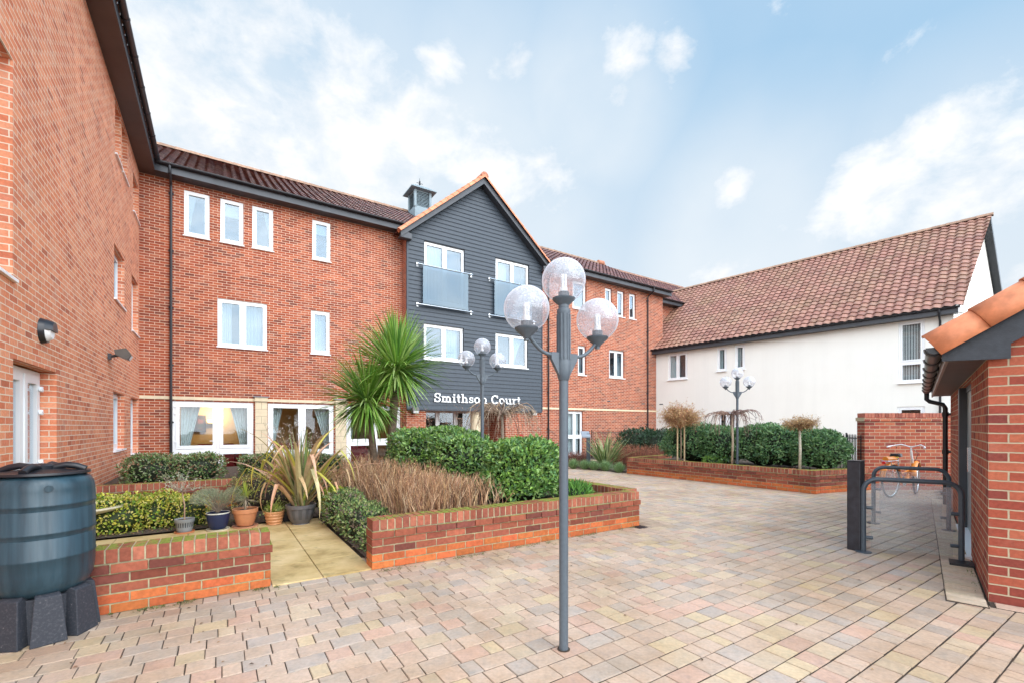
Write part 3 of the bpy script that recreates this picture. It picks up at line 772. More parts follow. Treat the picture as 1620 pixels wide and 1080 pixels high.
for sg in (-1,1):
    A=MF.P(EA+sg*hwr,GD+.27,fz+.03); up=(MF.P(EA,GD+.27,AP)-A); L=up.length; up.normalize()
    aa=Vector((-N[0],-N[1],0))
    pantiles(b1,A,aa,up,6.2,L,.26,.3,M['pantile_brown'])
# verge tiles: overlapping orange half-rounds running up both rakes
for sg in (-1,1):
    ridge(b1,MF.P(EA+sg*(hwr+.06),GD+.26,fz-.03),MF.P(EA+sg*.02,GD+.26,AP+.03),r=.125,tl=.30,c=(.62,.22,.11),name='verge_tiles',down=.07)
ridge(b1,MF.P(EA,GD+.36,AP+.06),MF.P(EA,-4.6,AP+.06),r=.15,tl=.33,c=(.55,.20,.11),down=.07)
# main roof
zr=MF.z(230,MF.s_of(242,-4.5),-4.5); zr2=MF.z(391,MF.s_of(853,-4.5),-4.5); RZ=(zr+zr2)/2
print('ridge z',zr,zr2,'gable foot z',fz)
A=MF.P(-4.5,.40,8.50); up=(MF.P(-4.5,-4.5,RZ)-A); L=up.length; up.normalize(); aD=Vector((D[0],D[1],0))
def clipg(x,y):
    s=x-4.5; d=.40-4.9*y/L
    return EA-2.9<s<EA+2.9 and d>-.2-0 and abs(s-EA)<2.9 and (8.5+(RZ-8.5)*y/L)<AP-abs(s-EA)*PG-.4
pantiles(b1,A,aD,up,4.5+SE+.15,L,.25,.3,M['pantile_brown'],clip=clipg)
A=MF.P(SE+.15,-.65,8.50); up2=(MF.P(SE+.15,-4.5,RZ-.15)-A); L2=up2.length; up2.normalize()
pantiles(b1,A,aD,up2,8,L2,.25,.3,M['pantile_brown'])
A=MF.P(-4.5,-9.4,8.50); up3=(MF.P(-4.5,-4.5,RZ)-A); L3=up3.length; up3.normalize()
r=MB(); r.poly([MF.P(-4.5,-9.4,8.45),MF.P(SE+8,-9.4,8.45),MF.P(SE+8,-4.5,RZ-.02),MF.P(-4.5,-4.5,RZ-.02)],uv=[(0,0),(100,0),(100,16),(0,16)]); r.build('rear_roof',M['pantile_brown'],b1)
ridge(b1,MF.P(-4.4,-4.5,RZ+.05),MF.P(SE+.1,-4.5,RZ+.05),r=.13,tl=.45,c=(.30,.18,.12))
ridge(b1,MF.P(SE+.12,-4.5,RZ-.1),MF.P(SE+8,-4.5,RZ-.1),r=.13,tl=.45,c=(.30,.16,.11))
sx=MF.s_of(946,-4.5); rb=MB(); rb.tube([MF.P(sx-.05,-4.45,RZ+.06),MF.P(sx+.4,-4.45,RZ+.08)],.14,10,(.40,.16,.09)); rb.build('ridge_end',M['terra'],b1)
gutter(b1,MF,.36,GL-.05,.46,8.56,r=.062,step=.95,fz=.24)
gutter(b1,MF,GR+.35,SE+.25,.46,8.56,r=.062,step=.95,fz=.24)
gutter(b1,MF,SE+.3,SE+3.2,-.6,8.56,r=.062,step=.95,fz=.24)
for q_ in ((.36,GL,-.01,.37,8.33,8.35),(GR,SE+.25,-.01,.37,8.33,8.35),(SE+.26,SE+8,-1.11,-.66,8.33,8.35),(SE+.22,SE+.25,-4.5,.36,8.352,8.6)):
    so=MB(); so.fbox(MF,*q_); so.build('soffit',M['fascia'],b1)
sdp=MF.s_of(262,.06); downpipe(b1,MF,sdp+.12,.46,.06,8.52,.3)
downpipe(b1,MF,MF.s_of(1025,.06),.46,.06,8.52,.0)
downpipe(b1,MF,MF.s_of(868,.06),.30,.06,8.3,.0)
for px,py in ((963,634),(1018,638)): vt=MB(); s=MF.s_of(px); z=MF.z(py,s); vt.fbox(MF,s-.1,s+.1,-.01,.008,z-.03,z+.025); vt.build('air_vent',M['fascia'],b1)
# cupola
cs,cd=MF.s_of(664,-3.9),-3.9
cz=RZ-.35; k=empty('roof_cowl',MF.P(cs,cd,cz),'grey louvred roof cowl with a finial behind the orange tiled verge','roof cowl')
tt=MF.P(cs,cd).y; hwid=.36
b=MB(); b.fbox(MF,cs-hwid-.02,cs+hwid+.02,cd-hwid-.02,cd+hwid+.02,cz-.6,cz+.25); b.build('base',M['cowl'],k)
b=MB()
for sx in (-1,1):
    for sy in (-1,1): b.fbox(MF,cs+sx*hwid-.05,cs+sx*hwid+.05,cd+sy*hwid-.05,cd+sy*hwid+.05,cz+.25,cz+1.02)
b.fbox(MF,cs-hwid,cs+hwid,cd-hwid,cd+hwid,cz+.25,cz+.31); b.fbox(MF,cs-hwid,cs+hwid,cd-hwid,cd+hwid,cz+.96,cz+1.03)
b.build('frame',M['cowl'],k)
b=MB()
for i in range(10):
    z=cz+.33+i*.063
    for sg in (-1,1):
        P=MF.P
        b.hexa([P(cs-hwid+.05,cd+sg*hwid,z),P(cs+hwid-.05,cd+sg*hwid,z),P(cs+hwid-.05,cd+sg*(hwid-.05),z+.05),P(cs-hwid+.05,cd+sg*(hwid-.05),z+.05)]+[P(cs-hwid+.05,cd+sg*hwid,z+.01),P(cs+hwid-.05,cd+sg*hwid,z+.01),P(cs+hwid-.05,cd+sg*(hwid-.05),z+.06),P(cs-hwid+.05,cd+sg*(hwid-.05),z+.06)])
        b.hexa([P(cs+sg*hwid,cd-hwid+.05,z),P(cs+sg*hwid,cd+hwid-.05,z),P(cs+sg*(hwid-.05),cd+hwid-.05,z+.05),P(cs+sg*(hwid-.05),cd-hwid+.05,z+.05)]+[P(cs+sg*hwid,cd-hwid+.05,z+.01),P(cs+sg*hwid,cd+hwid-.05,z+.01),P(cs+sg*(hwid-.05),cd+hwid-.05,z+.06),P(cs+sg*(hwid-.05),cd-hwid+.05,z+.06)])
b.build('louvre',M['cowl'],k)
b=MB(); b.fbox(MF,cs-.26,cs+.26,cd-.26,cd+.26,cz+.32,cz+.95); b.build('core',M['fascia'],k)
b=MB(); prof=[(.60,1.03),(.60,1.07),(.44,1.18),(.26,1.30),(.10,1.37),(.03,1.40)]
q=[]
for hw_,z in prof: q.append([MF.P(cs+a*hw_,cd+c*hw_,cz+z) for a,c in ((-1,-1),(1,-1),(1,1),(-1,1))])
for i in range(len(q)-1):
    for j in range(4): b.poly([q[i][j],q[i][(j+1)%4],q[i+1][(j+1)%4],q[i+1][j]])
b.poly(list(reversed(q[0]))); b.poly(q[-1]); b.build('cap',M['cowl'],k)
b=MB(); p=MF.P(cs,cd); b.lathe([(.02,1.39),(.02,1.46),(.05,1.50),(.02,1.54),(.045,1.60),(.012,1.68),(.004,1.8)],p.x,p.y,8,z0=cz)
b.fbox(MF,cs-.15,cs+.15,cd-.008,cd+.008,cz+1.53,cz+1.55); b.build('finial',M['black'],k)
# ================================================================ LEFT WING
b2=empty('apartment_building',LF.P(5,0),'tall orange brick wing with glazed door close on the left','building')
ol=[(7.50,9.02,.0,2.12,.22),(2.32,3.60,.90,2.13,.2),(.14,1.42,.70,2.13,.2),(2.30,3.52,4.06,5.20,.2),(.14,1.26,3.80,5.20,.2),(2.72,3.42,7.12,8.30,.2),(1.90,2.62,7.12,8.30,.2),(.1,1.06,6.86,7.85,.2),(9.03,10.6,2.94,5.24,.22),(9.03,10.6,5.95,8.14,.22)]
w=MB(); wallface(w,LF,0,13.5,0,EZ,ol,usign=-1,m=0); 
w.poly([LF.P(13.5,0,0),LF.P(13.5,-9,0),LF.P(13.5,-9,EZ),LF.P(13.5,0,EZ)],uv=[(0,0),(9,0),(9,EZ),(0,EZ)])
w.build('wall',M['brick_wing'],b2)
for i,o in enumerate(ol):
    if i==0: continue
    window(b2,LF,o[0]+.004,o[1]-.004,o[2]+.004,o[3]-.004,rec=.12,back='dim',glass='glass' if i>2 else 'glasslow',leaves=1 if o[1]-o[0]<1 else 2,sill=True,sillout=.04)
dd=empty('glazed_door',LF.P(8.26,-.1),None) if 0 else None
o=window(b2,LF,7.53,9.0,.02,2.10,rec=.15,leaves=1,split=[.42],back=None,glass='glasslow',sill=None,fw=.06,sw=.10,label='white glazed door with lever hinges')
rm=MB(); P=LF.P
for pts in ([P(7.2,-1.6,0),P(9.6,-1.6,0),P(9.6,-1.6,2.3),P(7.2,-1.6,2.3)],[P(7.2,-.25,0),P(7.2,-1.6,0),P(7.2,-1.6,2.3),P(7.2,-.25,2.3)],[P(9.6,-.25,0),P(9.6,-1.6,0),P(9.6,-1.6,2.3),P(9.6,-.25,2.3)],[P(7.2,-.25,2.3),P(9.6,-.25,2.3),P(9.6,-1.6,2.3),P(7.2,-1.6,2.3)],[P(7.2,-.25,.01),P(9.6,-.25,.01),P(9.6,-1.6,.01),P(7.2,-1.6,.01)]): rm.poly(pts)
rm.build('room',M['brick'],o)
rm=MB(); rm.fbox(LF,8.0,8.7,-1.58,-1.5,.3,2.0); rm.build('inner_frame',M['upvc'],o)
rm=MB(); 
for z in (.9,1.55,1.85): rm=MB(); rm.fbox(LF,7.56,7.60,-.15,-.11,z,z+.07); rm.fbox(LF,7.59,7.66,-.13,-.10,z+.01,z+.04); rm.build('hinge',M['upvc'],o)
gutter(b2,LF,.36,13.8,.44,8.58,r=.062,step=.95,fz=.24)
so=MB(); so.fbox(LF,-.02,13.75,-.01,.37,8.33,8.35); so.build('soffit',M['soffit'],b2)
aL=Vector((-N[0],-N[1],0)); A=LF.P(13.8,.38,8.52); upv=(LF.P(13.8,-4.5,RZ)-A); Lq=upv.length; upv.normalize()
pantiles(b2,A,aL,upv,17.6,Lq,.25,.3,M['pantile_brown'],clip=lambda x,y:(13.8-x)<-.3-4.9*y/Lq)
# bulkhead light and floodlight
def disc(fr,s,z,rx,rz,d0,d1,mb,n=24,a0=0,a1=2*math.pi,sc2=.9):
    b=len(mb.v)
    for k in range(n): w=a0+(a1-a0)*k/(n-1 if a1-a0<6.2 else n); mb.v.append(tuple(fr.P(s+rx*math.cos(w),d0,z+rz*math.sin(w))))
    for k in range(n): w=a0+(a1-a0)*k/(n-1 if a1-a0<6.2 else n); mb.v.append(tuple(fr.P(s+rx*sc2*math.cos(w),d1,z+rz*sc2*math.sin(w))))
    for k in range(n): j=(k+1)%n; mb.face((b+k,b+j,b+n+j,b+n+k))
    mb.face([b+n+k for k in range(n)]); mb.face([b+k for k in reversed(range(n))])
ls,lz=8.12,2.56
t=empty('bulkhead_light',LF.P(ls,0,lz),'oval black eyelid wall light above the left glazed door','wall light')
b=MB(); disc(LF,ls,lz,.155,.155,0.002,.055,b); b.build('body',M['black'],t,auto=40)
b=MB(); disc(LF,ls,lz,.125,.125,.056,.10,b,a0=math.pi,a1=2*math.pi,sc2=.72); b.build('diffuser',M['sign'],t,auto=50)
b=MB(); disc(LF,ls,lz+.004,.14,.14,.056,.125,b,a0=0,a1=math.pi,sc2=.78); b.build('eyelid',M['black'],t,auto=50)
def flood(fr,s,z,label,k=1.0,mats=('fascia','panel')):
    t=empty('floodlight',fr.P(s,0,z),label,'floodlight')
    b=MB(); b.fbox(fr,s-.05*k,s+.05*k,.002,.05,z-.07*k,z+.05*k); b.tube([fr.P(s,.04,z-.01),fr.P(s,.16*k,z+.03*k)],.028*k,8); b.build('bracket',M['fascia'],t)
    b=MB(); P=fr.P; a=[(.13,.02),(.33,-.07),(.38,.03),(.30,.17),(.11,.12)]
    l=[P(s-.13*k,x*k,z+y*k) for x,y in a]; r_=[P(s+.13*k,x*k,z+y*k) for x,y in a]
    b.poly(l); b.poly(list(reversed(r_)))
    for i in range(5): j=(i+1)%5; b.poly([l[i],r_[i],r_[j],l[j]])
    b.build('housing',pm('flood_housing',(.085,.075,.065),.5) if 'flood_housing' not in bpy.data.materials else bpy.data.materials['flood_housing'],t)
    b=MB(); P=fr.P
    b.poly([P(s-.11*k,.345*k,z-.06*k),P(s+.11*k,.345*k,z-.06*k),P(s+.11*k,.388*k,z+.025*k),P(s-.11*k,.388*k,z+.025*k)]); b.build('lens',M['sign'],t)
flood(LF,4.15,2.78,'grey floodlight angled outwards on the left brick wing',.95)
for px,lab in ((653,'small floodlight under the boarding behind the palm'),(839,'small floodlight under the boarding right of the entrance')):
    s=MF.s_of(px,.6); flood(Fr((MF.P(0,.44).x,MF.P(0,.44).y),D,N),MF.s_of(px,.44),1.93,lab,.9)
# ================================================================ WHITE BUILDING
b3=empty('rendered_building',WF.P(6,0),'cream rendered two storey building with a big red pantile roof','building')
ow=[(.70,1.75,3.80,5.14),(3.24,3.69,4.02,5.14),(4.07,4.51,4.02,5.14),(9.88,10.60,2.98,5.18),(3.3,4.15,.9,2.12),(9.85,10.6,.9,2.12)]
w=MB(); wallface(w,WF,-1.5,11.33,0,5.33,ow,reveal=.08)
ex=lambda dd:11.33+.085*(-dd)
b_=5.0; RW=9.90
w.poly([WF.P(ex(0),0,0),WF.P(ex(-10),-10,0),WF.P(ex(-10),-10,5.3),WF.P(ex(-5),-5,RW-.18),WF.P(ex(0),0,5.3+.03)])
w.poly([WF.P(-1.5,-10,0),WF.P(ex(-10),-10,0),WF.P(ex(-10),-10,5.3),WF.P(-1.5,-10,5.3)])
w.build('wall',M['render'],b3)
for i,o in enumerate(ow):
    window(b3,WF,o[0]+.004,o[1]-.004,o[2]+.004,o[3]-.004,rec=.03,leaves=2 if i in (0,4) else 1,back='dark' if i!=0 else 'dim',glass='glasslow',rails=(3.72,) if i==3 else (),blind='vertical' if i==3 else None,drapes=[(.0,.32,0)] if i==0 else ([(.0,.4,0)] if i in (1,2) else []),sillout=.09)
A=WF.P(-9,.36,5.42); aW=Vector((WD[0],WD[1],0)); up=(WF.P(-9,-5,RW)-A); L=up.length; up.normalize()
sk=.085*5.36/L
pantiles(b3,A,aW,up,9+11.60,L,.268,.30,M['pantile_red'],skew1=sk,amp=.025,lift=.042)
r=MB(); r.poly([WF.P(-3,-5,RW-.02),WF.P(ex(-5)+.2,-5,RW-.02),WF.P(ex(-10)+.3,-10.36,5.4),WF.P(-3,-10.36,5.4)],uv=[(0,16),(80,16),(80,0),(0,0)]); r.build('rear_roof',M['pantile_red'],b3)
ridge(b3,WF.P(-9,-5,RW+.06),WF.P(ex(-5)+.3,-5,RW+.06),r=.12,tl=.45,c=(.36,.22,.15))
b=MB(); P=WF.P                     # verge undercloak near slope, dark barge on the far slope
def bar(p0,p1,w,t):
    v=Vector((0,0,-w)); s=Vector((WD[0]*t,WD[1]*t,0))
    b.hexa([p0+v,p1+v,p1+v+s,p0+v+s,p0,p1,p1+s,p0+s])
bar(P(ex(-5)+.24,-5,RW-.02),P(ex(-10)+.24,-10.4,5.33),.26,.03)
bar(P(ex(0)+.03,.30,5.40),P(ex(-5)+.10,-5,RW-.03),.10,.02)
b.poly([P(ex(-5),-5,RW-.16),P(ex(-10),-10.3,5.3),P(ex(-10)+.24,-10.3,5.3),P(ex(-5)+.24,-5,RW-.16)])
b.build('bargeboard',M['fascia'],b3)
gutter(b3,WF,-.12,11.52,.40,5.42,r=.06,step=.95,fz=.22)
so=MB(); so.fbox(WF,-.12,11.45,-.01,.33,5.21,5.23); so.build('soffit',M['fascia'],b3)
so=MB(); so.fbox(WF,11.47,11.58,.02,.38,5.2,5.36); so.build('box_end',M['upvc'],b3)
downpipe(b3,WF,11.0,.40,.05,5.4,0)
fl=MB(); fl.hexa([MF.P(21.3,.02,5.45),MF.P(SE+.02,.02,5.45),MF.P(SE+.3,-1.0,5.6),MF.P(21.3,-.9,5.6),MF.P(21.3,.02,5.6),MF.P(SE+.02,.02,5.65),MF.P(SE+.3,-1.0,5.9),MF.P(21.3,-.9,5.9)])
fl.build('lead_flashing',M['lead'],b3)
vt=MB(); vt.fbox(WF,.2,.4,-.01,.01,2.55,2.60); vt.build('air_vent',M['fascia'],b3)
GW=Fr((WF.P(ex(0),0).x,WF.P(ex(0),0).y),(-WN[0],-WN[1]),(WD[0],WD[1]))
t=empty('bulkhead_light',GW.P(1.4,.1,4.95),'small black wall light high on the cream gable end','wall light')
GW2=Fr((WF.P(ex(-1.4)+.01,-1.4).x,WF.P(ex(-1.4)+.01,-1.4).y),(-WN[0],-WN[1]),(WD[0],WD[1]))
b=MB(); disc(GW2,0,5.25,.14,.16,0,.06,b); b.build('body',M['black'],t); b=MB(); disc(GW2,0,5.25,.11,.13,.061,.10,b); b.build('diffuser',M['sign'],t)
# ================================================================ SHED (right foreground)
b4=empty('brick_store',SF.P(2,0),'low brick store with orange verge tiles on the right','store')
SH=1.97
w=MB(); wallface(w,SF,0,6.0,0,SH+.35,[(1.62,3.75,.0,1.93,.12)],usign=1)
w.poly([SG.P(0,0,0),SG.P(3.4,0,0),SG.P(3.4,0,SH+.1),SG.P(1.7,0,SH+1.25),SG.P(0,0,SH+.1)],uv=[(.1125,0),(3.5125,0),(3.5125,SH+.1),(1.8125,SH+1.25),(.1125,SH+.1)])
w.poly([SG.P(3.4,0,0),SG.P(3.4,-6,0),SG.P(3.4,-6,SH),SG.P(3.4,0,SH)],uv=[(0,0),(6,0),(6,SH),(0,SH)])
w.poly([SF.P(6.0,0,0),SF.P(6.0,-3.4,0),SF.P(6.0,-3.4,SH+.1),SF.P(6,-1.7,SH+1.2),SF.P(6.0,0,SH+.1)],uv=[(0,0),(3.4,0),(3.4,SH+.1),(1.7,SH+1.2),(0,SH+.1)])
w.build('wall',M['brick_wall'],b4)
dr=empty  # door: dark frame, grey panels
o=MB(); o.fbox(SF,1.63,3.74,-.12,-.06,1.86,1.93); o.fbox(SF,3.52,3.745,-.12,.005,.0,1.93); o.fbox(SF,1.625,1.70,-.12,-.06,.0,1.86); o.fbox(SF,2.6,2.68,-.12,-.06,0,1.86)
o=o.build('door_frame',M['fascia'],b4)
p=MB(); p.fbox(SF,1.70,2.6,-.11,-.075,.03,1.86); p.fbox(SF,2.68,3.52,-.11,-.075,.03,1.86); p.build('door',pm('pale_grey_door',(.30,.36,.38),.4),o)
p=MB(); p.fbox(SF,2.5,2.56,-.075,-.02,.85,1.15); p.build('handle',M['chrome'],o)
p=MB(); p.fbox(SF,1.5,1.62,-.0,.05,-.01,.03); p.fbox(SF,1.62,3.75,-.12,.03,-.01,.02); p.build('threshold',M['sign'],b4)
# roof of the store: slopes up from the long face
sp=math.radians(33)
A=SF.P(-.09,.27,SH+.10); upv=(Vector((-SN[0]*math.cos(sp),-SN[1]*math.cos(sp),math.sin(sp))))
LR=(1.7+.27)/math.cos(sp)
pantiles(b4,A,Vector((SD[0],SD[1],0)),upv,6.3,LR,.25,.3,M['pantile_red'])
A2=SF.P(-.09,-3.67,SH+.10); up2=(Vector((SN[0]*math.cos(sp),SN[1]*math.cos(sp),math.sin(sp))))
pantiles(b4,A2,Vector((SD[0],SD[1],0)),up2,6.3,LR,.25,.3,M['pantile_red'])
# broad rounded verge tiles
m=MB()
nt=7; tl=LR/nt
for i in range(nt):
    f=U(.92,1.05); cc=(.66*f,.235*f,.11*f)
    for (y,rr) in ((i*tl-.03,1.0),):
        ring=[]
        for (yy,sc_) in ((i*tl-.05,1.10),(i*tl+.10,1.05),(i*tl+tl+.01,.98)):
            b=len(m.v); nn=Vector((SN[0]*math.sin(sp),SN[1]*math.sin(sp),math.cos(sp)))
            for j in range(9):
                w_=math.pi*(j/8)*.62-.12
                off=Vector((-SD[0],-SD[1],0))*(.145*sc_*math.cos(w_)-.02)+nn*(.13*sc_*math.sin(w_)+.0)
                if j==0: off=off+nn*(-.05)
                m.v.append(tuple(A+upv*yy+Vector((SD[0],SD[1],0))*.10+off))
            ring.append(b)
        for k in range(2):
            for j in range(8): m.face((ring[k]+j,ring[k]+j+1,ring[k+1]+j+1,ring[k+1]+j),cc)
o=m.build('verge_tiles',M['terra'],b4,auto=50); sm=o.modifiers.new('thick','SOLIDIFY'); sm.thickness=.014; sm.offset=-1
m=MB()    # barge board with box end
P=SG.P
def bz(q): return SH+.10+(q+.27)*math.tan(sp)
pts=[(-.27,SH-.03),(.115,SH-.045),(.115,SH+.07),(1.7,bz(1.7)-.26),(1.7,bz(1.7)-.02),(-.27,bz(-.27)-.03)]
f0=[P(a,.07,z) for a,z in pts]; f1=[P(a,.045,z) for a,z in pts]
m.poly(f0); m.poly(list(reversed(f1)))
for i in range(6): j=(i+1)%6; m.poly([f0[i],f1[i],f1[j],f0[j]])
pts=[(1.7,bz(1.7)-.26),(3.67,bz(-.27)-.26),(3.67,bz(-.27)-.03),(1.7,bz(1.7)-.02)]
f0=[P(a,.07,z) for a,z in pts]; f1=[P(a,.045,z) for a,z in pts]; m.poly(f0); m.poly(list(reversed(f1)))
for i in range(4): j=(i+1)%4; m.poly([f0[i],f1[i],f1[j],f0[j]])
m.build('bargeboard',pm('black_bargeboard',(.026,.031,.04),.55,ns=20,na=.3,bs=.4,bsc=80),b4)
m=MB(); m.fbox(SF,-.045,6.05,.0,.225,SH-.02,SH-.005); m.build('soffit',M['soffit'],b4)
m=MB(); m.fbox(SF,-.045,6.05,.23,.25,SH-.035,SH+.10); m.build('fascia',pm('brown_fascia',(.22,.16,.13),.4),b4)
# gutter with heavy brackets
g=MB(); gd,gz,gr=.315,SH+.085,.055; n=8
def ring(s,rr,dz=0):
    b=len(g.v)
    for k in range(n+1):
        w=math.pi*k/n; g.v.append(tuple(SF.P(s,gd+rr*math.cos(w),gz-rr*math.sin(w)+dz)))
    return b
a=ring(-.10,gr);b=ring(6.1,gr)
for k in range(n): g.face((a+k,a+k+1,b+k+1,b+k))
a=ring(-.10,gr);g.face([a+k for k in range(n+1)])
for i in range(8):
    s=-.02+i*.80; p=ring(s-.02,gr+.006,.0);q=ring(s+.02,gr+.016,.0); q2=ring(s+.05,gr+.004)
    for k in range(n): g.face((p+k,p+k+1,q+k+1,q+k)); g.face((q+k,q+k+1,q2+k+1,q2+k))
    g.face([p+k for k in range(n+1)])
g.build('gutter',M['black'],b4,auto=50)
m=MB(); P=SF.P; s=5.95
m.tube([P(s,gd,gz-.03),P(s,gd,gz-.16),P(s,gd-.04,gz-.2),P(s,.10,gz-.26),P(s,.07,gz-.32),P(s,.07,0)],.036,12)
for z in (1.62,.95,.4): m.tube([P(s,.07,z-.04),P(s,.07,z+.04)],.046,12); m.fbox(SF,s-.03,s+.07,.0,.05,z-.02,z+.02)
m.build('downpipe',M['black'],b4,auto=40)
# ================================================================ BOUNDARY WALL
bw=empty('boundary_wall',AT(1430,9.95),'head high brick wall behind the parked bicycle','wall')
x0=AT(1368,9.95).x; BF=Fr((x0,9.95),(1,.0),(0,-1))
w=MB(); wallface(w,BF,0,2.6,0,1.52,[],d=0); w.poly([BF.P(0,0,0),BF.P(0,-.22,0),BF.P(0,-.22,1.52),BF.P(0,0,1.52)],uv=[(0,0),(.22,0),(.22,1.52),(0,1.52)])
wallface(w,BF,0,2.6,0,1.52,[],d=-.22)
wallface(w,BF,-.02,2.6,1.52,1.6,[],d=.02); w.poly([BF.P(-.02,.02,1.52),BF.P(2.6,.02,1.52),BF.P(2.6,-.01,1.52),BF.P(-.02,-.01,1.52)]); w.poly([BF.P(-.02,.02,1.52),BF.P(-.02,-.24,1.52),BF.P(-.02,-.24,1.6),BF.P(-.02,.02,1.6)])
w.build('wall',M['brick_wall'],bw)
c=MB(); s=0
while s<2.6:
    f=U(.8,1.2); q=random.choice(((.36,.12,.085),(.32,.10,.07),(.42,.15,.10))); c.fbox(BF,s+.004,s+.071,-.22,.0+U(0,.003),1.60,1.70,tuple(k*f for k in q)); s+=.075
c.build('coping',[M['lowbrick'],M['mortar']],bw,bevel=.003)
# ================================================================ NAME SIGN
def letters():
    T=.155; S=.11
    def box(x0,y0,x1,y1): return [(x0,y0),(x1,y0),(x1,y1),(x0,y1)]
    def arc(cx,cy,rx,ry,a0,a1,t=T,tv=None,n=14):
        tv=tv or t*.8; o=[];i=[]
        for k in range(n+1):
            w=math.radians(a0+(a1-a0)*k/n); o.append((cx+rx*math.cos(w),cy+ry*math.sin(w))); i.append((cx+(rx-t)*math.cos(w),cy+(ry-tv)*math.sin(w)))
        return [[o[k],o[k+1],i[k+1],i[k]] for k in range(n)]
    X=.68
    stem=lambda x,h,sl=1,fl=(-1,1):[box(x,0,x+T,h)]+[box(x-.09,0,x+T+.09,S)]+([box(x-.10,h-S,x+.02,h)] if sl else [])
    L={}
    L['S']=(arc(.33,.73,.31,.28,40,270)+arc(.33,.275,.33,.285,-140,90)+[box(.52,.62,.63,.97),box(.02,.03,.13,.38)],.68)
    sm=lambda x:stem(x,X)
    def hump(x,w): return arc(x+T+(w-T*0)/2-.04,X-.30,(w)/2+.11,.30,0,150)+[box(x+T+w-.09,0,x+T+w-.09+T,X-.28),box(x+T+w-.18,0,x+T+w-.0+.155,S)]
    L['m']=(sm(.1)+hump(.1,.28)+hump(.1+.345,.28),1.10)
    L['n']=(sm(.1)+hump(.1,.33),.80)
    L['i']=(sm(.1)+[box(.09,.80,.27,.97)],.38)
    L['t']=([box(.12,.12,.12+T,.92),box(.02,X-S,.40,X)]+arc(.30,.18,.18,.18,180,300),.44)
    L['h']=([box(.1,0,.1+T,1.0),box(.01,0,.35,S),box(0,1.0-S,.12,1.0)]+hump(.1,.33),.80)
    L['s']=(arc(.25,.49,.22,.19,40,270,.13)+arc(.25,.19,.24,.19,-140,90,.13)+[box(.37,.42,.46,.66),box(.02,.02,.11,.26)],.52)
    L['o']=(arc(.33,.34,.33,.36,0,360,n=24),.70)
    L['C']=(arc(.42,.5,.42,.52,38,322,.17,n=22)+[box(.66,.66,.78,1.0),box(.70,.10,.80,.2)],.86)
    L['u']=([box(.08,.25,.08+T,X),box(-.01,X-S,.1,X),box(.52,0,.52+T,X),box(.42,X-S,.54,X),box(.6,0,.77,S)]+arc(.30+.06,.27,.28,.28,180,320),.80)
    L['r']=(sm(.1)+arc(.42,.42,.24,.26,50,170),.56)
    return L
LT=letters()
sg=empty('name_sign',MF.P(8.41,GD+.03,2.29),'raised white slab serif lettering on the charcoal boarding above the entrance','sign')
txt='Smithson Court'; wid=sum(LT[c][1]+.055 if c!=' ' else .36 for c in txt)
hS=.335; x=8.41; kx=(12.24-8.41)/(wid)
n_=0
for ch in txt:
    if ch==' ': x+=.36*kx; continue
    b=MB()
    for pg in LT[ch][0]:
        n_+=1; e_=.055+(n_%7)*.0006
        f0=[MF.P(x+px*kx,GD+.024,2.30+py*hS) for px,py in pg]; f1=[MF.P(x+px*kx,GD+e_,2.30+py*hS) for px,py in pg]
        b.poly(f1);
        for i in range(4): j=(i+1)%4; b.poly([f0[i],f0[j],f1[j],f1[i]])
    o=b.build('letter',M['sign'],sg); x+=(LT[ch][1]+.055)*kx
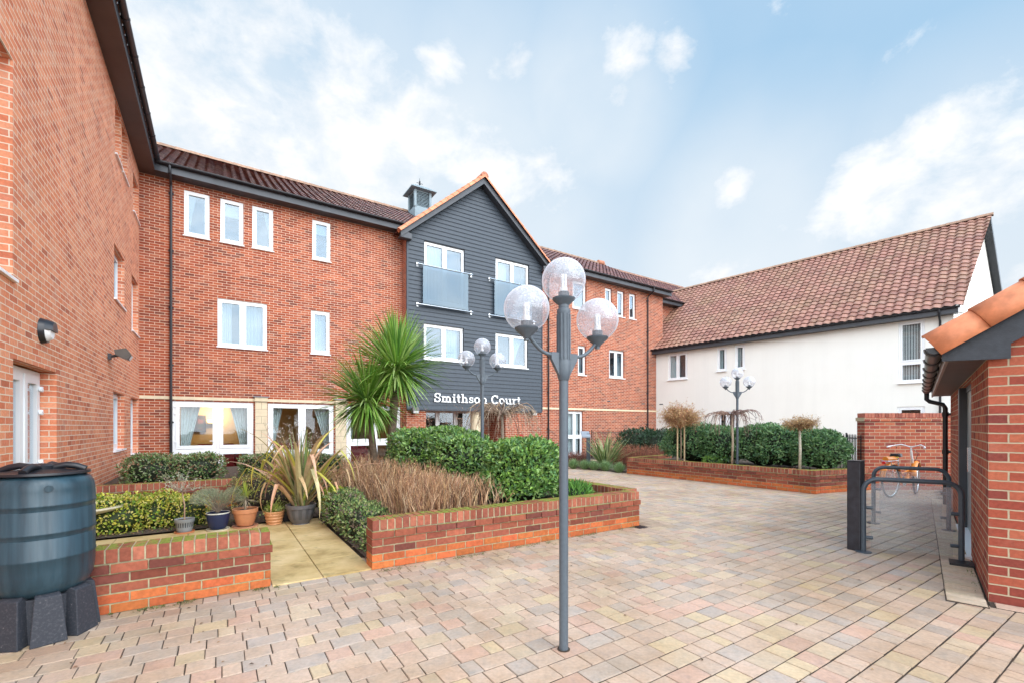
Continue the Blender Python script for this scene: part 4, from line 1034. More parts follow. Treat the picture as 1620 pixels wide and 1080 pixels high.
# ================================================================ STREET LAMPS
def make_lamp(loc,rz,label):
    t=empty('street_lamp',(0,0,0),label,'street lamp','triple globe street lamps')
    b=MB(); b.lathe([(.040,.001),(.040,.0042),(.028,.0043)],0,0,20); b.build('base_gap',M['joint'],t)  # flat dark disc drawn for the gap round the pole's foot
    b=MB(); b.tube([(0,0,-.02),(0,0,1.72)],.0285,20); b.build('pole',M['steelgrey'],t,auto=40)
    b=MB(); n=20
    prof=[(.032,1.69),(.038,1.71),(.044,1.74),(.044,1.80),(.040,1.82),(.040,2.10),(.044,2.115),(.042,2.13),(.033,2.135),(.033,2.19)]
    b.lathe(prof,0,0,24)
    for k in range(12):
        w=2*math.pi*k/12; b.tube([(.040*math.cos(w),.040*math.sin(w),1.82),(.040*math.cos(w),.040*math.sin(w),2.10)],.0055,5)
    for sx in (-1,1): b.hexa([(sx*.04,-.012,1.72),(sx*.10,-.012,1.82),(sx*.10,.012,1.82),(sx*.04,.012,1.72),(sx*.04,-.012,1.86),(sx*.10,-.012,1.86),(sx*.10,.012,1.86),(sx*.04,.012,1.86)])
    b.build('collar',M['steelgrey'],t,auto=40)
    for sx in (-1,1):
        b=MB(); pts=[]
        for k in range(11):
            a=k/10; pts.append((sx*(.07+.20*a),0,1.845-.008*math.sin(a*3.1)+.115*a**2.1))
        b.tube(pts,.0115,10); b.build('arm',M['steelgrey'],t,auto=60)
    for (x,z) in ((0,2.315),(-.275,2.10),(.275,2.10)):
        R_=.137
        g=MB(); prof=[(.004,.137)]
        prof=[(R_*math.sin(math.radians(a)),R_*math.cos(math.radians(a))) for a in range(2,152,6)]
        g.lathe(prof,x,0,40,z0=z,cap=False); go=g.build('globe',M['globe'],t,smooth=True)
        c=MB(); c.lathe([(.02,-.175),(.024,-.165),(.066,-.128),(.072,-.118),(.072,-.113),(.02,-.110)],x,0,24,z0=z); co_=c.build('cup',M['steelgrey'],t,auto=40)
        if x: c=MB(); c.tube([(x,0,z-.19),(x,0,z-.165)],.016,8); c.build('socket',M['steelgrey'],co_)
        c=MB(); c.lathe([(.034,-.110),(.034,-.075),(.028,-.072)],x,0,16,z0=z); c.build('lamp_holder',M['steelgrey'],t,auto=40)
        c=MB()
        for k in range(4):
            w=math.pi/2*k+.4; c.tube([(x+.0125*math.cos(w),.0125*math.sin(w),z-.07),(x+.0125*math.cos(w),.0125*math.sin(w),z+.035)],.0085,8)
        c.lathe([(.024,-.073),(.024,-.045)],x,0,14,z0=z); c.build('bulb',M['sign'],t,auto=50)
        c=MB(); c.lathe([(.010,.136),(.012,.139),(.0,.141)],x,0,10,z0=z,cap=False); c.build('vent_cap',M['lead'],go)
    t.location=loc; t.rotation_euler=(0,0,rz); return t
lamp=make_lamp((.325,2.83,0),math.radians(30),'nearest grey lamp post with three clear globes in the middle of the paving')
c2=AT(763,7.45,.40); copy_tree(lamp,loc=c2,rz=math.radians(24),label='lamp post with three globes rising from the hedge in front of the sign')
c3=AT(1166.5,11.15,.40); copy_tree(lamp,loc=c3,rz=math.radians(-8),label='farthest lamp post, in the planter before the cream wall')
# ================================================================ WATER BUTT
wb=empty('water_butt',(-3.19,3.06,0),'dark blue green plastic water butt on a ribbed stand','water butt')
b=MB(); R0=.265
prof=[(.12,.285),(.19,.292),(.232,.33),(.252,.38),(.262,.45),(.265,.53),(.2685,.535),(.2685,.547),(.265,.552)]
for z in (.70,.88):
    prof+=[(.265,z-.03),(.261,z-.026),(.262,z-.02),(.2655,z),(.2695,z+.004),(.2695,z+.014),(.2655,z+.018)]
prof+=[(.263,.98),(.256,1.02),(.240,1.055),(.21,1.075),(.18,1.08)]
b.lathe(prof,-3.19,3.06,64); b.build('barrel',M['butt'],wb,auto=50)
b=MB(); b.lathe([(.235,1.078),(.242,1.083),(.240,1.097),(.225,1.10),(.17,1.103),(.12,1.112),(.0,1.118)],-3.19,3.06,48,cap=False)
for w in (.5,2.0,3.5,5.1):
    pts=[(-3.19+.20*math.cos(w)*(1-k/4)+.02*math.cos(w),3.06+.20*math.sin(w)*(1-k/4)+.02*math.sin(w),1.105+.032*math.sin(k/4*3.1)) for k in range(5)]
    b.tube(pts,.022,8)
b.lathe([(.06,1.11),(.065,1.135),(.04,1.15),(.0,1.15)],-3.19,3.06,20,cap=False)
b.build('lid',M['black'],wb,auto=50)
b=MB(); a=math.radians(-38); p=Vector((-3.19+.262*math.cos(a),3.06+.262*math.sin(a),1.0)); o_=Vector((math.cos(a),math.sin(a),0))
b.tube([p,p+o_*.008],.022,20); b.build('bung',M['butt'],wb,auto=50)
b=MB()
for k in range(8):
    w=2*math.pi*k/8+.12; u_=Vector((math.cos(w),math.sin(w),0)); v_=Vector((-u_.y,u_.x,0)); c0=Vector((-3.19,3.06,0))
    pt=lambda r,h,z:tuple(c0+u_*r+v_*h+Vector((0,0,z)))
    b.hexa([pt(.16,-.075,0),pt(.282,-.088,0),pt(.282,.088,0),pt(.16,.075,0),pt(.16,-.05,.335),pt(.252,-.064,.30),pt(.252,.064,.30),pt(.16,.05,.335)])
b.lathe([(.215,0),(.20,.285)],-3.19,3.06,32)
b.build('stand',M['stand'],wb,bevel=.006)
# ================================================================ BOLLARD, BIKE RACKS
c=AT(1354,5.12); bo=empty('bollard',c,'square black bollard beside the cycle racks','bollard')
fr=Fr((c.x,c.y),D,N); b=MB(); b.fbox(fr,-.065,.065,-.065,.065,0,1.005); b.build('post',pm('black_timber',(.022,.024,.032),.45,ns=12,na=.6,bs=.6,bd=.003,bsc=90),bo,bevel=.008)
b=MB(); b.fbox(fr,-.068,.068,-.068,.068,1.006,1.018); b.build('cap',M['black'],bo,bevel=.004)
def rack(A,B,label,zt=.82,curve=.13):
    A=Vector((A.x,A.y,0));B=Vector((B.x,B.y,0)); v=(B-A).normalized(); Ln=(B-A).length
    t=empty('cycle_rack',(A+B)/2,label,'cycle rack','tubular cycle racks by the store')
    pts=[A,A+Vector((0,0,zt-curve))]
    for k in range(1,9):
        a=math.pi/2*k/8; pts.append(A+v*(curve*(1-math.cos(a)))+Vector((0,0,zt-curve+curve*math.sin(a))))
    for k in range(0,9):
        a=math.pi/2*k/8; pts.append(B-v*(curve*(1-math.sin(a)))+Vector((0,0,zt-curve+curve*math.cos(a))))
    pts.append(B)
    b=MB(); b.tube(pts,.0245,14); b.build('hoop',M['rack'],t,auto=60)
    for p in (A,B):
        b=MB(); b.lathe([(.075,.001),(.075,.012),(.03,.016)],p.x,p.y,20); b.build('foot_plate',M['rack'],t,auto=40)
    n=Vector((v.y,-v.x,0)); 
    for p,sgn in ((A,1),(B,-1)):
        for z in (.17,.50):
            q=p+v*sgn*.055+Vector((0,0,z)); b=MB(); b.tube([p+Vector((0,0,z)),q-v*sgn*.02],.013,8); b.tube([q-v*.028,q+v*.028],.019,10); b.build('clamp',M['rack'],t,auto=50)
    b=MB(); a0=A+v*.065;a1=B-v*.065; h=n*.003
    b.hexa([a0-h+Vector((0,0,.06)),a1-h+Vector((0,0,.06)),a1+h+Vector((0,0,.06)),a0+h+Vector((0,0,.06)),a0-h+Vector((0,0,zt-.05)),a1-h+Vector((0,0,zt-.05)),a1+h+Vector((0,0,zt-.05)),a0+h+Vector((0,0,zt-.05))]); b.build('clear_panel',M['panel'],t)
    return t
M['rack']=pm('slate_tube',(.055,.075,.095),.38,ns=30,na=.15)
rack(G(1366,872.5),G(1521,890),'nearer cycle rack hoop attached beside the black bollard')
rack(G(1382,827),G(1501,839),'farther cycle rack hoop, in front of the bicycle')
bs=MB(); p=G(1521,893); f_=Fr((p.x,p.y),SD,SN); bs.fbox(f_,-.10,.10,-.09,.09,.0,.03); tag(bs.build('rubber_block',M['black'],at=p),'black rubber block under the foot of the nearer cycle rack','rubber block')
# ================================================================ BICYCLE
bi=empty('bicycle',AT(1435,9.1),'orange step through bicycle with white handlebars parked at the brick wall','bicycle')
hr=AT(1409,8.85,.335); hf=AT(1449,9.3,.335); fv=(hf-hr); fv.z=0; fl_=fv.length; fv.normalize(); sd_=Vector((fv.y,-fv.x,0)); Z=Vector((0,0,1))
fv2=fv
bp=lambda a,z,s=0:hr+fv*a+Z*(z-.335)+sd_*s
orange=pm('orange_paint',(.75,.24,.02),.35); wht=pm('white_paint',(.82,.83,.85),.3); tyre=pm('tyre',(.03,.03,.032),.7); silver=M['chrome']
FL=fl_
def wheel(c,yaw=0):
    b=MB(); n=40; fw_=(Matrix.Rotation(yaw,3,'Z')@fv)
    pts=[c+fw_*(.315*math.cos(2*math.pi*k/n))+Z*(.315*math.sin(2*math.pi*k/n)) for k in range(n+1)]
    b.tube(pts,.019,8,cap=False); w=b.build('wheel',tyre,bi,smooth=True)
    b=MB(); pts=[c+(p-c)*.93 for p in pts]; b.tube(pts,.010,6,cap=False); b.build('rim',silver,w,smooth=True)
    b=MB(); s2=Vector((fw_.y,-fw_.x,0))
    for k in range(28):
        a=2*math.pi*k/28; b.tube([c+s2*(.02*(1 if k%2 else -1)),c+fw_*(.29*math.cos(a+.15))+Z*(.29*math.sin(a+.15))],.0018,3)
    b.tube([c-s2*.04,c+s2*.04],.018,10); b.build('spokes',silver,w)
wheel(hr); wheel(bp(FL,.335),.25)
b=MB()
bb_=bp(.42,.29); st_=bp(.30,.62); hd=bp(FL-.17,.78); hd2=bp(FL-.10,.60)
b.tube([bb_,st_],.022,8); b.tube([bb_,bp(.62,.33),bp(FL-.22,.50),hd2],.040,10); b.tube([hr,bb_],.011,6); b.tube([hr,st_],.009,6); b.tube([bp(.36,.45),bp(FL-.25,.52)],.013,6)
b.build('frame',orange,bi,auto=60)
b=MB(); b.tube([hd2-Z*.02,hd,bp(FL-.20,.90)],.019,10); 
for s in (-1,1): b.tube([hd2+sd_*.045*s,bp(FL-.03,.47,s*.055),bp(FL,.335,s*.055)],.012,6)
b.tube([hd2-sd_*.05,hd2+sd_*.05],.014,6); b.build('fork',wht,bi,auto=60)
b=MB(); top=bp(FL-.20,.96)
b.tube([bp(FL-.20,.88),top],.014,8); pts=[bp(FL-.42,.985,-.30),bp(FL-.33,1.0,-.27),bp(FL-.20,1.03,-.16),top+Z*.02,bp(FL-.20,1.03,.16),bp(FL-.33,1.0,.27),bp(FL-.42,.985,.30)]
b.tube(pts,.012,8); 
hb=b.build('handlebar',wht,bi,auto=60)
for s in (-1,1): b=MB(); b.tube([bp(FL-.44,.98,s*.305),bp(FL-.35,.995,s*.28)],.017,8); b.build('grip',wht,hb)
b=MB(); b.tube([bp(FL-.30,.985,.2),bp(FL-.2,.95,.25)],.006,5); b.tube([bp(FL-.30,.985,-.2),bp(FL-.2,.95,-.25)],.006,5); b.tube([top,bp(FL-.1,.86,.08),bp(FL-.1,.7,.03)],.005,5); b.build('brake_lever',M['black'],hb)
b=MB(); b.tube([st_,bp(.27,.80)],.013,8); b.build('seat_post',silver,bi)
b=MB(); q=[(-.13,.075),(-.10,.10),(0,.085),(.08,.035),(.15,.02)]
for i in range(4):
    (a0,w0),(a1,w1)=q[i],q[i+1]
    b.hexa([bp(.27+a0,.80,-w0),bp(.27+a1,.80,-w1),bp(.27+a1,.80,w1),bp(.27+a0,.80,w0),bp(.27+a0,.865-.01*(i==3),-w0*.8),bp(.27+a1,.86,-w1*.8),bp(.27+a1,.86,w1*.8),bp(.27+a0,.865,w0*.8)])
sa_=b.build('saddle',M['black'],bi,bevel=.01)
b=MB(); b.tube([bp(.15,.795,-.07),bp(.13,.79,0),bp(.15,.795,.07)],.014,6); b.build('saddle_trim',pm('yellow_trim',(.8,.55,.02),.4),sa_)
def guard(c,a0,a1,r,m,yaw=0):
    b=MB(); n=14; fw_=(Matrix.Rotation(yaw,3,'Z')@fv); s2=Vector((fw_.y,-fw_.x,0))
    for k in range(n+1):
        a=math.radians(a0+(a1-a0)*k/n); e=fw_*math.cos(a)+Z*math.sin(a)
        for w,dr_ in ((-.05,-.03),(0,0),(.05,-.03)): b.vert(c+e*(r+dr_)+s2*w)
    for k in range(n):
        for j in (0,1): i0=k*3+j; b.face((i0,i0+1,i0+4,i0+3))
    o=b.build('mudguard',m,bi,smooth=True); x=o.modifiers.new('t','SOLIDIFY'); x.thickness=.004
guard(hr,20,175,.36,orange); guard(bp(FL,.335),30,170,.36,orange,.25)
b=MB(); 
for s in (-.05,0,.05): b.tube([bp(-.22,.73,s),bp(.18,.73,s)],.007,5)
for a in (-.22,0,.18): b.tube([bp(a,.73,-.055),bp(a,.73,.055)],.007,5)
for s in (-1,1): b.tube([bp(-.1,.73,s*.05),bp(0,.335,s*.05)],.006,5)
b.build('rack',silver,bi)
b=MB(); b.tube([bp(-.20,.765),bp(.16,.765)],.05,10); b.build('cushion',orange,bi,auto=50)
b=MB(); b.tube([bp(-.25,.70),bp(-.27,.70)],.032,10); b.build('rear_light',pm('red_lens',(.6,.02,.02),.3),bi)
b=MB(); b.tube([bp(.42,.29,-.06),bp(.42,.29,.06)],.012,6); b.tube([bp(.42,.29,-.06),bp(.50,.16,-.06)],.009,6); b.tube([bp(.42,.29,.06),bp(.34,.42,.06)],.009,6); b.fbox(Fr((bp(.5,0).x,bp(.5,0).y),(fv.x,fv.y),(sd_.x,sd_.y)),-.04,.04,-.14,-.06,.15,.17)
b.tube([bp(.42,.29,.045),bp(.42,.29,.05)],.075,20); b.build('crank',silver,bi,auto=50)
# ================================================================ RAILINGS
def railing(name,pts,label,sp=.105,zt=1.22):
    p0=Vector(pts[0]); t=empty(name,(p0.x,p0.y,0),label,'railings')
    bars=MB(); rails=MB(); posts=MB()
    for i in range(len(pts)-1):
        a=Vector((*pts[i],0));c=Vector((*pts[i+1],0)); v=c-a; L=v.length; v.normalize(); n=int(L/sp)
        rails.tube([a+Z*(zt-.09),c+Z*(zt-.09)],.012,4); rails.tube([a+Z*.15,c+Z*.15],.012,4)
        for k in range(n+1):
            q=a+v*(k*sp); 
            if k%20==0: posts.tube([q,q+Z*(zt+.03)],.024,4)
            else: bars.tube([q+Z*.1,q+Z*(zt-.03),q+Z*(zt+.01)],[.011,.011,.003],5)
    bars.build('bars',M['black'],t); rails.build('rail',M['black'],t); posts.build('post',M['black'],t)
rp=[(3.55,20.0),(6.9,21.3)]
railing('railings',rp,'black metal railings along the far brick wall behind the grasses')
railing('railings',[(6.9,21.3),(8.1,10.9),(7.75,9.98)],'black metal railings behind the clipped hedge before the cream wall')
# ================================================================ INFORMATION BOARD, REAR TUBS
c=AT(930.5,15.6); ib=empty('information_board',c,'grey lectern board on a post beside the strappy plant','information board')
fr=Fr((c.x,c.y),(1,0),(0,-1)); b=MB(); b.fbox(fr,-.06,.07,-.04,.04,0,1.16); b.build('post',M['steelgrey'],ib)
b=MB(); b.hexa([(c.x-.24,c.y-.2,1.02),(c.x+.05,c.y-.2,1.02),(c.x+.05,c.y+.15,1.20),(c.x-.24,c.y+.15,1.20),(c.x-.24,c.y-.2,1.06),(c.x+.05,c.y-.2,1.06),(c.x+.05,c.y+.15,1.24),(c.x-.24,c.y+.15,1.24)]); b.build('board',M['lead'],ib)
c=AT(243,9.6,.33); b=MB(); b.lathe([(.13,0),(.17,.36),(.19,.38),(.19,.43),(.16,.42)],c.x,c.y,20,z0=.33); tag(b.build('plant_tub',M['black'],at=c,auto=40),'dark tub half hidden behind the hedge in the brick corner','tub')
c=AT(283,9.4,.33); b=MB(); b.lathe([(.05,0),(.07,.35),(.075,.42),(.05,.5),(.0,.52)],c.x,c.y,16,c=(.48,.22,.16),z0=.33); tag(b.build('garden_finial',M['pot'],at=c,auto=50),'small terracotta finial above the rear hedge before the glazed door','finial')
# bird bath / round basin
c=Vector((AT(116,5.7).x,5.7,0)); bb2=empty('bird_bath',c,'round cream rimmed basin of water behind the water butt','bird bath')
b=MB(); b.lathe([(.16,0),(.12,.05),(.10,.2),(.20,.26),(.48,.33),(.53,.365),(.53,.385),(.49,.385),(.46,.352),(.05,.30)],c.x,c.y,40,c=(.62,.56,.42)); b.build('bowl',M['pot'],bb2,auto=50)
k=NT('still_water'); k.base((.30,.24,.08)); k.set(.05); 
b=MB(); b.lathe([(.475,.362),(.0,.363)],c.x,c.y,40,cap=False); b.build('water',k.mat,bb2)
# ================================================================ PLANTS
def jit(c,a=.2):
    f=U(1-a,1+a); return (c[0]*f*U(.93,1.07),c[1]*f,c[2]*f*U(.9,1.1))
def leaf(mb,p,dr,up,l,w,c,fold=.25):
    s=dr.cross(up)
    if s.length<1e-4: s=dr.orthogonal()
    s.normalize(); nn_=s.cross(dr)
    m=p+dr*(l*.48); q=nn_*(w*fold)
    b=len(mb.v); mb.v.extend((tuple(p),tuple(m+s*w*.5+q),tuple(p+dr*l-nn_*l*.06),tuple(m-s*w*.5+q)))
    mb.face((b,b+1,b+2),c); mb.face((b,b+2,b+3),tuple(x*1.06 for x in c))
def rdir():
    while 1:
        v=Vector((U(-1,1),U(-1,1),U(-1,1)))
        if .05<v.length<1: return v.normalized()
def lumpy(d,seed):
    return 1+.05*math.sin(d.x*5+seed)+.05*math.sin(d.y*6+seed*2)+.05*math.sin(d.z*7+seed*1.7)+.03*math.sin(d.x*13+d.z*11+seed)
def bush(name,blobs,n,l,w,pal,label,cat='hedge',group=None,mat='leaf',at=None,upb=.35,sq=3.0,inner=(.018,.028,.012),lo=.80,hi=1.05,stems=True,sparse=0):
    """blobs: list of (center, (rx,ry,rz), yaw). superellipsoid surfaces packed with leaves"""
    c0=blobs[0][0]; base=Vector(at) if at else Vector((c0[0],c0[1],c0[2]-blobs[0][1][2]))
    t=empty(name,base,label,cat,group)
    mb=MB(); core=MB(); tot=sum(b[1][0]*b[1][2]+b[1][1]*b[1][2]+b[1][0]*b[1][1] for b in blobs)
    for bi_,(c,r,yaw) in enumerate(blobs):
        c=Vector(c); rot=Matrix.Rotation(yaw,3,'Z'); sd2=U(0,9)
        m=int(n*(r[0]*r[2]+r[1]*r[2]+r[0]*r[1])/tot)
        def surf(d):
            k=(abs(d.x)**sq+abs(d.y)**sq+abs(d.z)**sq)**(-1/sq)
            return Vector((d.x*k*r[0],d.y*k*r[1],d.z*k*r[2]))*lumpy(d,sd2)
        for _ in range(m):
            d=rdir()
            if d.z<-.55: d.z=abs(d.z)
            s=surf(d); q=U(lo,hi)
            if sparse and R()<.5: q=U(.4,1)
            p=c+rot@(s*q)
            if p.z<base.z+.01: p.z=base.z+U(.01,.1)
            nrm=(rot@d); dr=(nrm*.55+rdir()*.75+Vector((0,0,upb))).normalized(); up=(nrm+rdir()*.5+Vector((0,0,.4))).normalized()
            leaf(mb,p,dr,up,l*U(.65,1.2),w*U(.7,1.15),jit(random.choice(pal)))
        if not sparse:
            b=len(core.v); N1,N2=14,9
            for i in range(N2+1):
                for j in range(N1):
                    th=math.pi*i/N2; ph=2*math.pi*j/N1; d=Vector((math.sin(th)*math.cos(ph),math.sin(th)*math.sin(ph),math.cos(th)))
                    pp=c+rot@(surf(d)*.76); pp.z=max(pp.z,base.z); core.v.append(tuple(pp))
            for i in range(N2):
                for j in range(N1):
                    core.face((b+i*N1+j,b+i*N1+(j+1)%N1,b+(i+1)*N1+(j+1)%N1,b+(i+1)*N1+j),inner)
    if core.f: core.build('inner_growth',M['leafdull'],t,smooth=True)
    st=MB()
    for (c,r,yaw) in blobs:
        for k in range(7):
            a=Vector((c[0]+U(-.3,.3)*r[0],c[1]+U(-.3,.3)*r[1],base.z-.03)); st.tube([a,a+Vector((U(-.3,.3)*r[0],U(-.3,.3)*r[1],r[2]*U(.8,1.4)))],[.010,.004],4,(.12,.08,.05))
    st.build('stems',M['twig'],t)
    mb.build('foliage',M[mat],t)
    return t
LAU=[(.10,.21,.045),(.15,.29,.07),(.07,.16,.04),(.22,.37,.09),(.28,.42,.14),(.12,.25,.09),(.20,.36,.06),(.26,.40,.10)]
mz=lambda s,d,z:tuple(MF.P(s,d,z))
yw=math.atan2(D[1],D[0])
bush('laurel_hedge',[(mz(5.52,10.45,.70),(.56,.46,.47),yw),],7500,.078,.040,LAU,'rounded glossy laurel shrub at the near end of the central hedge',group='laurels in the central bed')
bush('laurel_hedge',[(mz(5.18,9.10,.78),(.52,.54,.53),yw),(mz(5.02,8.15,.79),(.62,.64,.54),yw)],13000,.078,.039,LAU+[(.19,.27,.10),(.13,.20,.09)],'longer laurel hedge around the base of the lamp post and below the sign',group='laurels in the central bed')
# hedge of planter two
D2=[(.075,.165,.055),(.11,.23,.08),(.055,.13,.045),(.16,.29,.11),(.09,.20,.09),(.21,.34,.14)]
for i,(px,t_,r,zt) in enumerate(((1010,19.3,.9,1.12),(1045,18.0,.9,1.15))):
    c=AT(px,t_,.6); bush('evergreen_shrub',[(tuple(c),(r,r,.62),0)],1700,.12,.055,[(.02,.055,.025),(.03,.075,.03),(.018,.045,.02)],('dark evergreen shrub behind the railings by the far downpipe','dark evergreen shrub behind the railings next to the weeping tree')[i],'shrub',group='dark shrubs behind the railings')
hz=[(1100,13.0,.85,.52),(1150,12.3,.72,.48),(1205,11.6,.70,.50),(1243,11.0,.62,.49),(1298,10.25,.54,.42)]
lab=['dark green shrub at the left end of the planter, under the reddish weeping tree','shrub between the bare weeping tree and the farthest lamp post','shrub right of the farthest lamp post in the planter','shrub just left of the small flat topped tree','widest rounded shrub at the right end of the planter by the bollard']
for i,(px,t_,r,h) in enumerate(hz):
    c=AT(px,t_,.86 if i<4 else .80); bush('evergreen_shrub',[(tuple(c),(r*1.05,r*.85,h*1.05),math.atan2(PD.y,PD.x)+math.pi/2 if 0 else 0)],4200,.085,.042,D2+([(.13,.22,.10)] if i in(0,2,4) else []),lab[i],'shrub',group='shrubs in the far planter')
# variegated hedges behind the rear wall
VG=[(.10,.19,.05),(.16,.26,.07),(.24,.30,.14),(.42,.45,.28),(.30,.17,.09),(.08,.15,.04)]
for i,(px,t_,rx,h,z) in enumerate(((246,8.5,.52,.30,.56),(314,8.8,.46,.28,.58),(412,9.4,.36,.26,.55),(505,9.9,.5,.26,.52))):
    c=AT(px,t_,z); bush('low_hedge',[(tuple(c),(rx,.38,h),yw)],2300,.055,.028,VG,('low clipped hedge against the left brick wing','low clipped hedge before the glazed lounge doors','low shrub before the first stone pillar','low shrub before the second stone pillar')[i],'hedge',group='clipped shrubs behind the low wall',mat='leafdull')
# yellow euonymus
YG=[(.52,.50,.06),(.62,.55,.11),(.30,.38,.04),(.14,.26,.035),(.66,.58,.20),(.40,.44,.05)]
bl=[]
for (s,d,r,h) in ((.15,8.12,.36,.27),(.62,8.02,.40,.31),(1.10,7.9,.38,.28),(1.45,8.05,.28,.25)): bl.append((mz(s,d,.17),(r,r*.9,h),yw))
bush('golden_shrub',bl,6500,.042,.028,YG,'spreading yellow and green shrub left of the flower pots','shrub',mat='leafdull',at=mz(.7,7.9,.02),inner=(.03,.05,.01))
bush('golden_shrub',[(mz(2.45,7.35,.28),(.55,.32,.32),yw),(mz(3.25,7.4,.25),(.5,.35,.30),yw)],4200,.042,.024,[(.30,.30,.08),(.42,.36,.12),(.14,.16,.05),(.12,.08,.05),(.20,.13,.08),(.45,.42,.16)],'leggy bronze and yellow shrub behind the flower pots','shrub',mat='leafdull',inner=(.04,.03,.02))
bush('leafy_shrub',[(mz(3.30,9.3,.24),(.27,.40,.26),yw),(mz(3.34,10.0,.20),(.28,.44,.22),yw),(mz(3.36,10.75,.12),(.22,.36,.14),yw)],4600,.048,.022,[(.14,.24,.07),(.26,.34,.10),(.38,.42,.16),(.08,.15,.05),(.22,.16,.12)],'loose green shrub spilling over the right edge of the sandstone path','shrub',mat='leafdull',inner=(.03,.04,.02))
bush('golden_shrub',[(mz(3.30,8.75,.26),(.20,.24,.22),yw)],1200,.045,.028,[(.50,.52,.05),(.36,.44,.05),(.2,.3,.05)],'small acid yellow shrub behind the dark grey pot','shrub',mat='leafdull',inner=(.04,.05,.01))
bush('ground_plant',[(mz(6.25,10.75,.40),(.22,.22,.12),0)],500,.12,.022,[(.16,.34,.06),(.10,.24,.05)],'low bright green plant in the corner bed behind the lamp post','plant',upb=.9,mat='leafdull')
c=AT(1135,11.9,.45); bush('ground_plant',[(tuple(c),(.35,.2,.12),0)],500,.10,.02,[(.16,.34,.06),(.22,.38,.08)],'low bright green plant at the foot of the far planter hedge','plant',upb=.9,mat='leafdull')
# bare spirea stems: clumps
TW=[(.42,.23,.12),(.52,.32,.17),(.32,.17,.09),(.60,.42,.26),(.22,.12,.07)]
def stemclump(s0,s1,d0,d1,n,h,label,name='bare_shrub',zz=None,fr=MF,pal=TW,group='leafless shrubs in the central bed'):
    mb=MB(); cs_=fr.P((s0+s1)/2,(d0+d1)/2)
    for _ in range(n):
        s=U(s0,s1);d=U(d0,d1); z=hbed(s,d) if zz is None else zz
        hh_=h*U(.45,1.08); a=fr.P(s,d,z-.02); l=Vector((U(-.16,.16),U(-.16,.16),0))
        m_=a+Vector((l.x*.35,l.y*.35,hh_*.55)); e=a+Vector((l.x,l.y,hh_)); r=U(.0035,.0072); c=jit(random.choice(pal),.25)
        mb.tube([a,m_,e],[r,r*.8,r*.3],4,c,cap=False)
        for k in range(2):
            q=m_.lerp(e,U(0,.7)); mb.tube([q,q+Vector((U(-.07,.07),U(-.07,.07),U(.06,.16)))],[r*.6,r*.2],3,c,cap=False)
        if R()<.5:
            q=e; leaf(mb,q,rdir(),Vector((0,0,1)),.03,.015,jit((.40,.24,.12)))
    return tag(mb.build(name,M['twig'],at=(cs_.x,cs_.y,0)),label,'shrub',group)
stemclump(3.65,4.45,9.5,10.95,560,.48,'brown leafless shrub nearest the long planter wall')
stemclump(4.35,4.95,9.1,10.9,330,.42,'brown leafless shrub next to the near laurel')
stemclump(3.6,4.7,7.9,9.5,620,.54,'tall brown leafless shrub in front of the palm trunks')
stemclump(3.3,4.3,6.8,7.9,330,.56,'brown leafless shrub behind the large strap leaved pot plant')
cc_=AT(1008,15.6)
stemclump(cc_.x-.75,cc_.x+.95,15.0,16.6,1100,.75,'dense russet leafless shrub left of the far planter',fr=Fr((0,0),(1,0),(0,1)),zz=.0,pal=[(.22,.075,.04),(.30,.11,.06),(.17,.06,.04)],group='russet leafless shrubs')
cc_=AT(913,16.2)
stemclump(cc_.x-.45,cc_.x+.3,15.8,16.6,380,.5,'small russet leafless shrub before the far ground floor window',fr=Fr((0,0),(1,0),(0,1)),zz=.0,pal=[(.20,.07,.05),(.28,.12,.09),(.15,.06,.05)],group='russet leafless shrubs')
# strap leaved plants ------------------------------------------------
def strap(mb,p,az,tilt,L,w,c,droop,n=8,c2=None,kink=None,vf=.35):
    o=Vector((math.cos(az),math.sin(az),0)); s=Vector((-o.y,o.x,0)); q=Vector(p); el=tilt; b=len(mb.v)
    for i in range(n+1):
        k=i/n; wd_=w*(.55+.9*k if k<.35 else .87*(1-((k-.35)/.65)**1.8)+.03)
        dr=o*math.cos(el)+Vector((0,0,math.sin(el))); up=o*(-math.sin(el))+Vector((0,0,math.cos(el)))
        mb.v.extend((tuple(q+s*wd_/2+up*wd_*vf*.5),tuple(q),tuple(q-s*wd_/2+up*wd_*vf*.5)))
        q=q+dr*(L/n); el-=droop*(k**1.3)*2.2/n*1.6
        if kink and abs(k-kink)<.5/n: el-=1.5
    for i in range(n):
        f=i/n; cc_=c if c2 is None else tuple(c[j]*(1-f)+c2[j]*f for j in range(3))
        for j in (0,1):
            i0=b+i*3+j; mb.face((i0,i0+1,i0+4,i0+3),cc_ if j==0 else tuple(x*.86 for x in cc_))
def crown(mb,c,n,L,w,pal,lo=-1.1,hi=1.54,dr=(.12,.65)):
    for _ in range(n):
        az=U(0,2*math.pi); k=R(); el=lo+(hi-lo)*k**.8
        strap(mb,(c[0]+.05*math.cos(az),c[1]+.05*math.sin(az),c[2]+U(-.10,.08)),az,el,L*U(.75,1.1)*(1 if el>-.3 else .85),w*U(.8,1.15),jit(random.choice(pal)),U(*dr) if el>-.3 else U(.1,.4),n=6)
CG=[(.17,.34,.05),(.24,.44,.07),(.34,.54,.11),(.12,.27,.05),(.44,.58,.20)]
pt=empty('cabbage_palm',AT(612,8.9,.15),'twin trunked cabbage palm with spiky green crowns beside the sign','palm tree')
c1=AT(627,8.85,2.53); c2_=AT(580,8.75,1.93)
b=MB(); b0=AT(620,8.9,.1); b.tube([b0,AT(618,8.9,.8),AT(622,8.88,1.6),c1-Vector((0,0,.0))],[.10,.085,.08,.09],12); b.build('trunk',M['bark'],pt,smooth=True)
